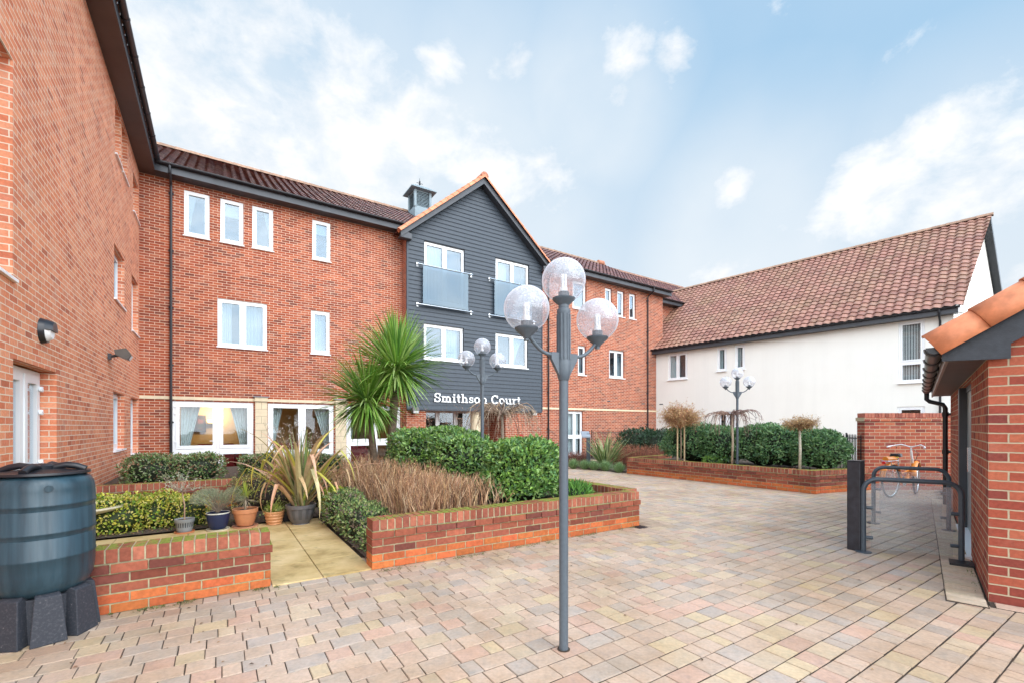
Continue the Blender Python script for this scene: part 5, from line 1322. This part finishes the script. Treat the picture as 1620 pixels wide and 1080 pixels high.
b=MB(); b.tube([AT(594,8.8,.1),AT(592,8.8,.8),AT(585,8.77,1.5),c2_],[.08,.07,.065,.08],12); b.build('trunk',M['bark'],pt,smooth=True)
b=MB(); crown(b,c1,760,1.12,.042,CG); 
b.build('crown',M['strap'],pt)
b=MB(); crown(b,c2_,560,1.05,.040,CG,lo=-1.3,hi=1.15); b.build('crown',M['strap'],pt)
# pots ----------------------------------------------------------------
def pot(px,py,w,h,prof,c,label,saucer=None,cf=None,rim=None,name='flower_pot',n=32,soilz=.88):
    p=G(px,py); p.y+=w*.35; p.x=(px-810)/F*p.y; t=empty(name,p,label,'flower pot')
    b=MB(); b.lathe([(w/2*a,h*z+(.03 if saucer else 0)) for a,z in prof],p.x,p.y,n,c=c,cf=cf); b.build('pot',M['pot'],t,auto=45)
    b=MB(); b.lathe([(w/2*.86,h*soilz+(.03 if saucer else 0)),(0,h*soilz+.01+(.03 if saucer else 0))],p.x,p.y,n,cap=False); b.build('compost',M['soil'],t)
    if saucer:
        b=MB(); b.lathe([(w/2*.75,.001),(w/2*.98,.012),(w/2*1.0,.032),(w/2*.95,.032),(w/2*.9,.018)],p.x,p.y,n,c=saucer); b.build('saucer',M['pot'],t,auto=45)
    if rim:
        b=MB(); hh=h+(.03 if saucer else 0); b.lathe([(w/2*1.0,hh-.012),(w/2*1.03,hh-.003),(w/2*1.0,hh+.004),(w/2*.93,hh-.004)],p.x,p.y,n,c=rim,cap=False); b.build('rim',M['pot'],t,auto=60)
    p=p.copy(); p.z=h*soilz+(.03 if saucer else 0); return t,p
NV=[(.62,.0),(.80,.2),(.93,.55),(1.0,1.0),(.9,1.0),(.86,.86)]
def rib(i,k): return (.05,.06,.075) if k%2 and 0<i<3 else (.24,.26,.27)
t1,p1=pot(292,845,.225,.165,[(.72,0),(.84,.35),(.92,.7),(.96,.74),(1.0,1),(.9,1),(.86,.86)],(.22,.24,.25),'small grey ribbed pot with a spindly sapling, leftmost of the pots',saucer=(.52,.19,.085),cf=rib,n=48)
t2,p2=pot(345,841,.275,.215,NV,(.012,.022,.07),'navy glazed pot holding a wispy grey green bush',saucer=(.50,.46,.34),rim=(.55,.56,.5))
TP=[(.60,0),(.68,.1),(.82,.45),(.90,.74),(.98,.76),(1.0,1),(.88,1),(.86,.86)]
t3,p3=pot(388,836,.32,.235,TP,(.52,.22,.105),'terracotta bowl with a young spiky yellow green palm',saucer=(.44,.21,.13))
RB=[(.62,0),(.78,.1),(.72,.16),(.84,.30),(.78,.37),(.90,.52),(.85,.58),(.96,.74),(.92,.80),(1.02,.92),(1.0,1),(.88,1),(.86,.86)]
t4,p4=pot(434,831.5,.265,.20,RB,(.56,.27,.12),'ringed terracotta pot with a yellow green tufted plant',)
BG=[(.55,0),(.60,.03),(.56,.08),(.78,.3),(.90,.6),(.93,.8),(1.0,.82),(1.02,1.0),(.93,1),(.9,.86)]
t5,p5=pot(476,831.5,.40,.29,BG,(.105,.105,.11),'large charcoal fluted pot with a huge pink and yellow strap leaved plant',cf=lambda i,k:(.085,.085,.09) if (k//2)%2 and 2<i<5 else (.125,.12,.125),n=48)
t6,p6=pot(453,826,.26,.22,NV,(.018,.02,.025),'black pot tucked between the ringed terracotta pot and the charcoal pot')
b=MB()    # sapling
b.tube([p1,p1+Vector((.0,.0,.2)),p1+Vector((-.06,.02,.42))],[.009,.008,.006],6,(.36,.24,.16))
for k in range(40):
    a=p1+Vector((-.06,.02,.42))*U(.55,1); a=p1+Vector((-.04,.01,.36)); e=a+Vector((U(-.24,.24),U(-.24,.24),U(.05,.30))); b.tube([a,e],[.003,.001],3,(.34,.26,.2))
    for _ in range(5): leaf(b,a.lerp(e,U(.5,1.05)),rdir(),Vector((0,0,1)),.024,.014,jit(random.choice(((.40,.45,.36),(.30,.36,.26),(.5,.5,.42)))))
b.build('sapling',M['twig'],t1)
b=MB()    # wispy heather, combed to the left
for k in range(900):
    d=rdir(); d.z=abs(d.z)*.8+.1; base_=p2+Vector((U(-.02,.02),U(-.02,.02),.03))
    right=R()<.25
    c_=p2+(Vector((.16,.05,.22)) if right else Vector((-.12,.0,.20))); e=c_+Vector((d.x*(.12 if right else .21),d.y*.16,(d.z-.3)*.20))
    if k%12==0: b.tube([base_,base_.lerp(e,.5)+Vector((0,0,.03)),e],[.004,.003,.001],3,(.24,.19,.14))
    dr=((e-base_).normalized()+rdir()*.35).normalized()
    b.tube([e,e+dr*.05],[.0022,.001],3,jit(random.choice(((.22,.27,.16),(.30,.33,.22),(.16,.21,.12),(.34,.33,.22)))),cap=False)
    b.tube([e-dr*.04,e+rdir()*.03],[.0018,.001],3,jit(random.choice(((.22,.27,.16),(.30,.33,.22)))),cap=False)
b.build('heather',M['twig'],t2)
b=MB()
for k in range(46): strap(b,p3+Vector((0,0,.17)),U(0,6.28),U(.35,1.5),.26*U(.7,1.1),.012,jit(random.choice(((.42,.52,.06),(.55,.60,.10),(.30,.42,.06)))),U(.1,.3),n=4)
for k in range(40): strap(b,p3+Vector((0,0,.15)),U(0,6.28),U(-.9,.1),.20*U(.7,1.1),.008,jit((.50,.42,.30)),U(.3,.8),n=4)
b.tube([p3,p3+Vector((0,0,.17))],.014,6,(.3,.24,.16)); b.build('spiky_leaves',M['strap'],t3)
b=MB()
for k in range(60): strap(b,p4+Vector((U(-.05,.05),U(-.05,.05),0)),U(0,6.28),U(.5,1.4),.20*U(.7,1.1),.014,jit(random.choice(((.40,.50,.07),(.50,.55,.14),(.26,.38,.06)))),U(.5,1.1),n=5)
for k in range(260): leaf(b,p4+Vector((U(-.13,.13),U(-.13,.13),U(0,.07))),rdir(),Vector((0,0,1)),.028,.02,jit(random.choice(((.45,.46,.16),(.2,.3,.08)))))
b.build('tufted_leaves',M['strap'],t4)
b=MB(); 
GN=[(.13,.20,.06),(.18,.24,.07),(.24,.20,.10)]; PK=[(.74,.38,.24),(.76,.50,.28),(.66,.56,.10),(.56,.50,.08),(.74,.60,.32),(.78,.44,.30)]
for k in range(46): strap(b,p5+Vector((U(-.08,.08),U(-.08,.08),-.02)),U(0,6.28),U(1.15,1.52),U(.75,1.2),.048,jit(random.choice(GN)),U(.05,.35),n=8,c2=random.choice(GN+PK[:2]))
for k in range(58):
    az=random.choice((U(2.2,4.2),U(-.9,.9),U(0,6.28))); c_=random.choice(PK); strap(b,p5+Vector((U(-.07,.07),U(-.07,.07),-.02)),az,U(.75,1.38),U(.95,1.55),.078,jit(tuple(.5*x+.5*y for x,y in zip(c_,GN[0]))),U(.5,1.2),n=12,c2=c_,kink=random.choice((None,.4,.5,.6,.7,.55)))
b.build('strap_leaves',M['strap'],t5)
# far phormium and grass tufts
def spiky(px,t_,z,n,L,w,pal,label,lo=.55,hi=1.5,name='flax_plant'):
    p=AT(px,t_,z); b=MB()
    for k in range(n): strap(b,p+Vector((U(-.12,.12),U(-.12,.12),0)),U(0,6.28),U(lo,hi),L*U(.75,1.1),w,jit(random.choice(pal)),U(.05,.45),n=6)
    return tag(b.build(name,M['strap'],at=p),label,'plant')
spiky(957,15.2,0,95,1.32,.06,[(.20,.30,.10),(.38,.44,.18),(.14,.22,.08),(.50,.50,.26)],'big upright green and cream flax before the far railings')
spiky(432,9.0,.33,16,.75,.045,[(.42,.26,.18),(.30,.22,.14)],'bronze flax leaves in front of the first stone pillar',.7,1.4)
spiky(222,9.3,.33,9,.75,.05,[(.40,.14,.09),(.3,.12,.08)],'red brown flax in the corner by the downpipe',.6,1.3)
for i,(px,py) in enumerate(((907,740.5),(925,741.5),(940,742.5),(958,744),(979,746.5))):
    p=G(px,py); b=MB()
    for k in range(520): strap(b,p+Vector((U(-.07,.07),U(-.07,.07),0)),U(0,6.28),U(.45,1.5),.36*U(.7,1.1),.010,jit(random.choice(((.24,.38,.15),(.34,.50,.24),(.18,.30,.12)))),U(.2,.7),n=3)
    tag(b.build('grass_tuft',M['strap'],at=p),('leftmost round grass tuft, beside the lamp post','second grass tuft from the lamp post','middle grass tuft of the row of five','grass tuft next to the last, under the flax','largest grass tuft, at the planter corner')[i],'grass tuft','round grass tufts edging the paving')
# trees ---------------------------------------------------------------
def dometree(base,trunk_h,tr,c,rad,n,sub,leaves,pal,leafpal,label,name,tpal,llen=.035,bot=-.3,stakes=(),tw=.006,droop=0.0):
    """rounded crown: limbs from the top of the stem to points all through a flattened dome"""
    base=Vector(base); t=empty(name,base,label,'tree'); top=base+Vector((0,0,trunk_h)); c=Vector(c)
    b=MB(); b.tube([base-Vector((0,0,.05)),base+Vector((.012,0,trunk_h*.5)),top],[tr,tr*.85,tr*.75],8,tpal); b.build('trunk',M['twig'],t,smooth=True)
    br=MB(); lf=MB()
    for k in range(n):
        d=rdir(); d.z=max(bot,d.z) if d.z<0 else d.z; q=U(.55,1.0)
        e=c+Vector((d.x*rad[0]*q,d.y*rad[0]*q,d.z*rad[1]*q*(.85+.3*math.sin(d.x*7+d.y*5))))
        m1=top.lerp(e,.45)+Vector((U(-.05,.05),U(-.05,.05),rad[1]*U(.05,.30)))
        cc=jit(random.choice(pal)); r=tw*U(.7,1.3); e2=e+Vector((d.x*.06,d.y*.06,-droop*U(.4,1.2)))
        br.tube([top+Vector((0,0,U(-.08,0))),top.lerp(m1,.5)+Vector((0,0,.02)),m1,e,e2],[r,r*.8,r*.6,r*.35,r*.15],4,cc,cap=False)
        for j in range(sub):
            a=m1.lerp(e,U(0,1)); f=a+rdir()*U(.06,.16)+Vector((0,0,-droop*.5)); br.tube([a,f],[r*.35,r*.12],3,cc,cap=False)
            for _ in range(leaves): leaf(lf,a.lerp(f,U(0,1.15))+rdir()*.03,rdir(),Vector((0,0,1)),llen*U(.7,1.2),llen*.55,jit(random.choice(leafpal)))
    if lf.f: lf.build('foliage',M['leafdull'],t)
    br.build('branches',M['twig'],t)
    for dx,dy,h in stakes:
        b=MB(); b.tube([base+Vector((dx,dy,-.05)),base+Vector((dx,dy,h))],.022,8); b.build('stake',M['stake'],t)
    return t
def weeper(base,trunk_h,tr,n,rad,fall,label,pal,tpal,tw=.006,rise=.12,sub=2):
    base=Vector(base); t=empty('weeping_tree',base,label,'tree'); top=base+Vector((0,0,trunk_h))
    b=MB(); b.tube([base-Vector((0,0,.05)),base+Vector((.02,0,trunk_h*.5)),top],[tr,tr*.85,tr*.85],8,tpal); b.build('trunk',M['twig'],t,smooth=True)
    br=MB()
    for k in range(n):
        az=U(0,6.28); L=rad*U(.35,1.05); f=fall*U(.25,1.1); o=Vector((math.cos(az),math.sin(az),0)); s=Vector((-o.y,o.x,0))*U(-.12,.12); rs=rise*U(.3,1.3)
        pts=[]
        for i in range(9):
            q=i/8; pts.append(top+o*(L*math.sin(min(1,q*1.15)*math.pi/2)**.8)+s*q*q*2+Vector((U(-.012,.012),U(-.012,.012),rs*math.sin(min(1,q*2.2)*math.pi/2)-f*max(0,q-.3)**1.7*1.8)))
        cc=jit(random.choice(pal),.3); r=tw*U(.7,1.3); br.tube(pts,[r*(1-.085*i) for i in range(9)],4,cc,cap=False)
        for j in range(sub):
            i=random.randrange(2,8); a=pts[i]; e=a+o*U(.0,.12)+rdir()*.05+Vector((0,0,-U(.02,.25)*fall)); br.tube([a,a.lerp(e,.5)+o*.02,e],[r*.5,r*.4,r*.15],3,cc,cap=False)
    br.build('branches',M['twig'],t); return t
B_=AT(1077,12.35,.40); dometree(B_,1.0,.02,AT(1077,12.35,1.68),(.68,.44),260,10,3,[(.42,.24,.14),(.34,.18,.10),(.5,.3,.18)],((.52,.27,.14),(.44,.22,.12),(.60,.36,.20),(.5,.40,.16),(.62,.46,.24)),'small dome shaped tree with a reddish brown twiggy crown','weeping_tree',(.30,.22,.15),stakes=((.10,.0,1.0),(-.09,.0,1.0)),bot=-.7,llen=.04)
weeper(AT(1158,11.05,.40),1.28,.030,52,.62,.55,'bare weeping tree with drooping twigs left of the farthest lamp post',[(.18,.11,.09),(.26,.16,.12),(.14,.08,.07)],(.36,.28,.20),tw=.009,sub=3)
B_=AT(1265,9.78,.40); dometree(B_,.95,.030,AT(1266,9.75,1.50),(.43,.15),90,7,4,[(.34,.22,.12),(.28,.17,.1)],((.46,.28,.12),(.52,.36,.16),(.36,.2,.1),(.58,.42,.2)),'small flat topped tree with a pale trunk in the far planter','small_tree',(.48,.43,.33),bot=-.4,llen=.032)
weeper(AT(794,9.2,.33),1.30,.035,85,.74,.75,'bare weeping tree with tangled twigs in front of the entrance',[(.36,.26,.18),(.28,.19,.13),(.42,.31,.22),(.20,.13,.09)],(.26,.2,.15),tw=.0085,rise=.22,sub=4)
# white budded shrub before the lounge window and a berry shrub by the entrance
def budshrub(p,h,r,n,bc,label,nb=3):
    b=MB(); p=Vector(p)
    for k in range(n):
        e=p+Vector((U(-r,r),U(-r,r),h*U(.6,1.1))); m_=p.lerp(e,.5)+Vector((U(-.06,.06),U(-.06,.06),0)); cc=jit((.26,.18,.12)); b.tube([p+Vector((U(-.08,.08),U(-.08,.08),0)),m_,e],[.006,.004,.0015],4,cc,cap=False)
        for j in range(4):
            a=m_.lerp(e,R()); f=a+Vector((U(-.14,.14),U(-.14,.14),U(-.02,.16))); b.tube([a,f],[.003,.001],3,cc,cap=False)
            for _ in range(nb): leaf(b,a.lerp(f,U(.2,1)),rdir(),Vector((0,0,1)),.03,.02,jit(bc,.1))
    return tag(b.build('budding_shrub',M['twig'],at=p),label,'shrub')
budshrub(AT(468,9.3,.33),1.15,.62,40,(.72,.66,.58),'leafless shrub dotted with white buds before the middle lounge window')
budshrub(AT(703,10.4,.2),1.55,.55,30,(.70,.42,.30),'leafless shrub with pale pink buds before the entrance screen',2)
c=AT(823,10.0,.2); b=MB(); b.tube([c,c+Vector((0,0,.95))],.02,6,(.2,.2,.2)); 
o=empty('notice_sign',c,'small red and white notice on a stake above the hedge','notice'); b.build('stake',M['twig'],o)
b=MB(); b.box(c.x-.07,c.x+.07,c.y-.03,c.y-.02,.98,1.22,(.65,.03,.04)); b.build('board',M['pot'],o)
b=MB(); b.box(c.x-.035,c.x+.035,c.y-.036,c.y-.031,1.06,1.14,(.75,.7,.7)); b.build('panel',M['pot'],o)
# moss and small weeds in the joints at the foot of the walls
b=MB()
for k in range(2600):
    q=R()
    if q<.45: p=MF.P(U(3.1,6.8),11.50+abs(random.gauss(0,.05)))
    elif q<.8: p=MF.P(U(.9,2.25),11.41+abs(random.gauss(0,.04)))
    else: p=SF.P(U(-.0,2.2),.02+abs(random.gauss(0,.03)))
    n_a=math.sin(p.x*9)+math.sin(p.y*13+1)+math.sin(p.x*31)
    if n_a<.3: continue
    leaf(b,(p+Vector((0,0,.002))),Vector((U(-1,1),U(-1,1),U(.2,1.2))).normalized(),Vector((0,0,1)),U(.008,.022),U(.005,.01),jit(random.choice(((.10,.14,.03),(.16,.20,.05),(.08,.10,.03)))))
tag(b.build('moss',M['leafdull']),'moss and tiny weeds along the foot of the low walls','moss',kind='stuff')
b=MB()
for k in range(3200):
    q=R()
    if q<.25: p=MF.P(U(.05,3.05),U(7.9,8.46),.036)
    elif q<.5: s_0,d_0=U(3.1,3.7),U(8.4,11.2); p=MF.P(s_0,d_0,hbed(s_0,d_0)+.01)
    elif q<.7: s_0,d_0=U(3.7,6.5),U(8.4,11.2); p=MF.P(s_0,d_0,hbed(s_0,d_0)+.01)
    elif q<.85: p=PF.P(U(.2,PL-.2),-U(.2,1.0),.395)
    else: p=MF.P(U(.1,6.4),U(3,6.3),.345)
    leaf(b,p,Vector((U(-1,1),U(-1,1),U(-.1,.5))).normalized(),Vector((0,0,1)),U(.02,.05),U(.012,.028),jit(random.choice(((.24,.14,.07),(.36,.22,.10),(.14,.09,.05),(.16,.22,.06),(.10,.18,.04)))))
tag(b.build('bed_litter',M['leafdull']),'dead leaves and small seedlings scattered over the soil beds','leaf litter',kind='stuff')
# fallen leaves by the butt
b=MB()
for k in range(70):
    p=G(U(0,430),U(960,1060)) if k<25 else MF.P(U(3.2,6.6),11.56+abs(random.gauss(0,.12)),0)
    if k>=50: p=G(U(900,1500),U(790,1060))
    p=Vector((p.x,p.y,.004)); leaf(b,p,Vector((U(-1,1),U(-1,1),.1)).normalized(),Vector((0,0,1)),U(.015,.035),U(.01,.02),jit(random.choice(((.20,.11,.05),(.34,.2,.08),(.12,.08,.05)))))
tag(b.build('fallen_leaves',M['leafdull']),'scattered dry leaf litter on the block paving','leaf litter',kind='stuff')
# ================================================================ SKY, SUN, CAMERA
wd=bpy.data.worlds.new('World'); sc.world=wd; wd.use_nodes=True; nt=wd.node_tree; nt.nodes.clear()
nn=lambda t,**k:(lambda x:([setattr(x,a,b) for a,b in k.items()],x)[1])(nt.nodes.new(t))
L_=nt.links.new
out=nn('ShaderNodeOutputWorld'); bg=nn('ShaderNodeBackground'); bg.inputs[1].default_value=.1; L_(bg.outputs[0],out.inputs[0])
SUN=Vector((.42,-.42,.80)).normalized()
sky=nn('ShaderNodeTexSky',sky_type='NISHITA'); sky.sun_disc=False; sky.sun_elevation=math.asin(SUN.z); sky.sun_rotation=math.atan2(SUN.x,SUN.y)
sky.air_density=1.0; sky.dust_density=1.5; sky.ozone_density=1.5
tc=nn('ShaderNodeTexCoord'); V=tc.outputs['Generated']
def mth(op,a,b=None,cl=False):
    x=nn('ShaderNodeMath',operation=op,use_clamp=cl)
    for i,v in enumerate((a,b)):
        if v is None: continue
        if hasattr(v,'node'): L_(v,x.inputs[i])
        else: x.inputs[i].default_value=v
    return x.outputs[0]
def wmix(f,a,b):
    x=nn('ShaderNodeMix',data_type='RGBA')
    for s_k,v in ((x.inputs[0],f),(x.inputs[6],a),(x.inputs[7],b)):
        if hasattr(v,'node'): L_(v,s_k)
        elif hasattr(v,'__len__'): s_k.default_value=(*v,1)
        else: s_k.default_value=v
    return x.outputs[2]
def rmp(f,st):
    x=nn('ShaderNodeValToRGB'); e=x.color_ramp.elements
    while len(e)<len(st): e.new(.5)
    for i,(p,c) in enumerate(st): e[i].position=p; e[i].color=(*c,1) if hasattr(c,'__len__') else (c,c,c,1)
    L_(f,x.inputs[0]); return x.outputs[0]
nz=nn('ShaderNodeTexNoise'); nz.inputs['Scale'].default_value=7.5; nz.inputs['Detail'].default_value=11; nz.inputs['Roughness'].default_value=.62; nz.inputs['Distortion'].default_value=.15
mpn=nn('ShaderNodeMapping'); mpn.inputs['Scale'].default_value=(1,1,1.5); mpn.inputs['Location'].default_value=(3.1,.4,1.7); L_(V,mpn.inputs[0]); L_(mpn.outputs[0],nz.inputs[0])
blobs=[(330,205,270,1),(520,185,170,1),(640,190,110,.95),(290,90,190,.9),(420,45,150,.95),(540,90,90,.8),(400,260,200,1),(560,240,150,1),(690,100,58,.85),(815,100,58,.85),(1000,92,62,.95),(1065,88,58,.95),(985,148,34,.8),(1480,215,95,1),(1400,290,110,1),(1540,310,130,1),(1350,330,75,.9),(1600,250,80,.9),(1165,300,44,.8),(1145,440,70,.9),(860,260,80,.7),(780,275,90,.75),(1620,430,60,.9)]
veils=[(430,190,420),(760,330,330),(1180,380,260),(1480,300,260),(930,180,200)]
def field(lst,pw=False):
    tot=None
    for it in lst:
        px,py,r=it[:3]; w=it[3] if len(it)>3 else 1
        dv=Vector(((px-810)/F,1,(HY-py)/F)); ln=dv.length; dv.normalize()
        dn=nn('ShaderNodeVectorMath',operation='DISTANCE'); L_(V,dn.inputs[0]); dn.inputs[1].default_value=dv
        v=mth('MULTIPLY',mth('SUBTRACT',1.0,mth('DIVIDE',dn.outputs['Value'],r/F/ln**1.3),True),w)
        tot=v if tot is None else mth('MAXIMUM',tot,v)
    return tot
tot=field(blobs); veil=field(veils)
# thin general cloud elsewhere (behind the camera)
sxyz=nn('ShaderNodeSeparateXYZ'); L_(V,sxyz.inputs[0])
back=rmp(sxyz.outputs['Y'],[(.0,.75),(.12,0.0)]) ; back=mth('MULTIPLY',back,1.0)
bk2=mth('MULTIPLY',mth('SUBTRACT',.15,sxyz.outputs['Y'],True),2.2,True)
tot=mth('MAXIMUM',tot,mth('MULTIPLY',bk2,.7))
cl=mth('ADD',mth('MULTIPLY',mth('SUBTRACT',nz.outputs['Fac'],.5),2.6),mth('MULTIPLY',mth('POWER',tot,.8),.95))
cloud=rmp(cl,[(.32,0),(.58,.45),(.95,1)])
el=sxyz.outputs['Z']
haze=rmp(el,[(.0,(8.9,9.5,9.95)),(.2,(8.2,9.15,9.9)),(.36,(6.3,8.1,9.8)),(.55,(4.7,7.2,9.6)),(1,(3.6,6.2,9.2))])
base=wmix(.86,sky.outputs[0],haze)
soft=nn('ShaderNodeTexNoise'); soft.inputs['Scale'].default_value=2.3; soft.inputs['Detail'].default_value=5; L_(V,soft.inputs[0])
base=wmix(mth('MULTIPLY',rmp(soft.outputs['Fac'],[(.4,0),(.7,1)]),.2),base,(8.6,9.3,10))
ccol=wmix(rmp(nz.outputs['Fac'],[(.35,0),(.7,1)]),(9.3,9.6,10.0),(11.2,11.2,11.2))
base=wmix(mth('MULTIPLY',rmp(veil,[(0,0),(.6,1)]),rmp(soft.outputs['Fac'],[(.3,.3),(.65,.8)])),base,(8.9,9.5,10.0))
fin=wmix(cloud,base,ccol)
# added sky brightening out of view, behind the camera and right, lifting the walls
def lobe(v,lo,amp):
    dt=nn('ShaderNodeVectorMath',operation='DOT_PRODUCT'); L_(V,dt.inputs[0]); dt.inputs[1].default_value=Vector(v).normalized()
    return mth('MULTIPLY',rmp(dt.outputs['Value'],[(lo,0),(.97,1)]),amp)
gl=mth('ADD',1.0,mth('ADD',lobe((-.35,-.82,.40),.1,2.4),lobe((.90,-.42,.28),.52,3.6)))
vm=nn('ShaderNodeVectorMath',operation='SCALE'); L_(fin,vm.inputs[0]); L_(gl,vm.inputs['Scale']); L_(vm.outputs[0],bg.inputs[0])
sl_=bpy.data.lights.new('sun','SUN'); sl_.energy=1.0; sl_.angle=math.radians(25); sl_.color=(1,.96,.90)
so_=bpy.data.objects.new('sun',sl_); col.objects.link(so_); so_.rotation_euler=SUN.to_track_quat('Z','Y').to_euler()
cm=bpy.data.cameras.new('camera'); co=bpy.data.objects.new('camera',cm); col.objects.link(co)
co.location=(0,0,H); co.rotation_euler=(math.radians(90),0,0); cm.sensor_width=36; cm.lens=F/1620*36; cm.shift_y=(HY-540)/1620; cm.clip_end=600; cm.clip_start=.05
sc.camera=co
sc.render.resolution_x=1024; sc.render.resolution_y=682
vs=sc.view_settings; vs.view_transform='Standard'; vs.look='None'; vs.exposure=0.0; vs.gamma=1
sc.render.engine='CYCLES'
sc.cycles.max_bounces=8; sc.cycles.transparent_max_bounces=16; sc.cycles.caustics_reflective=False; sc.cycles.caustics_refractive=False
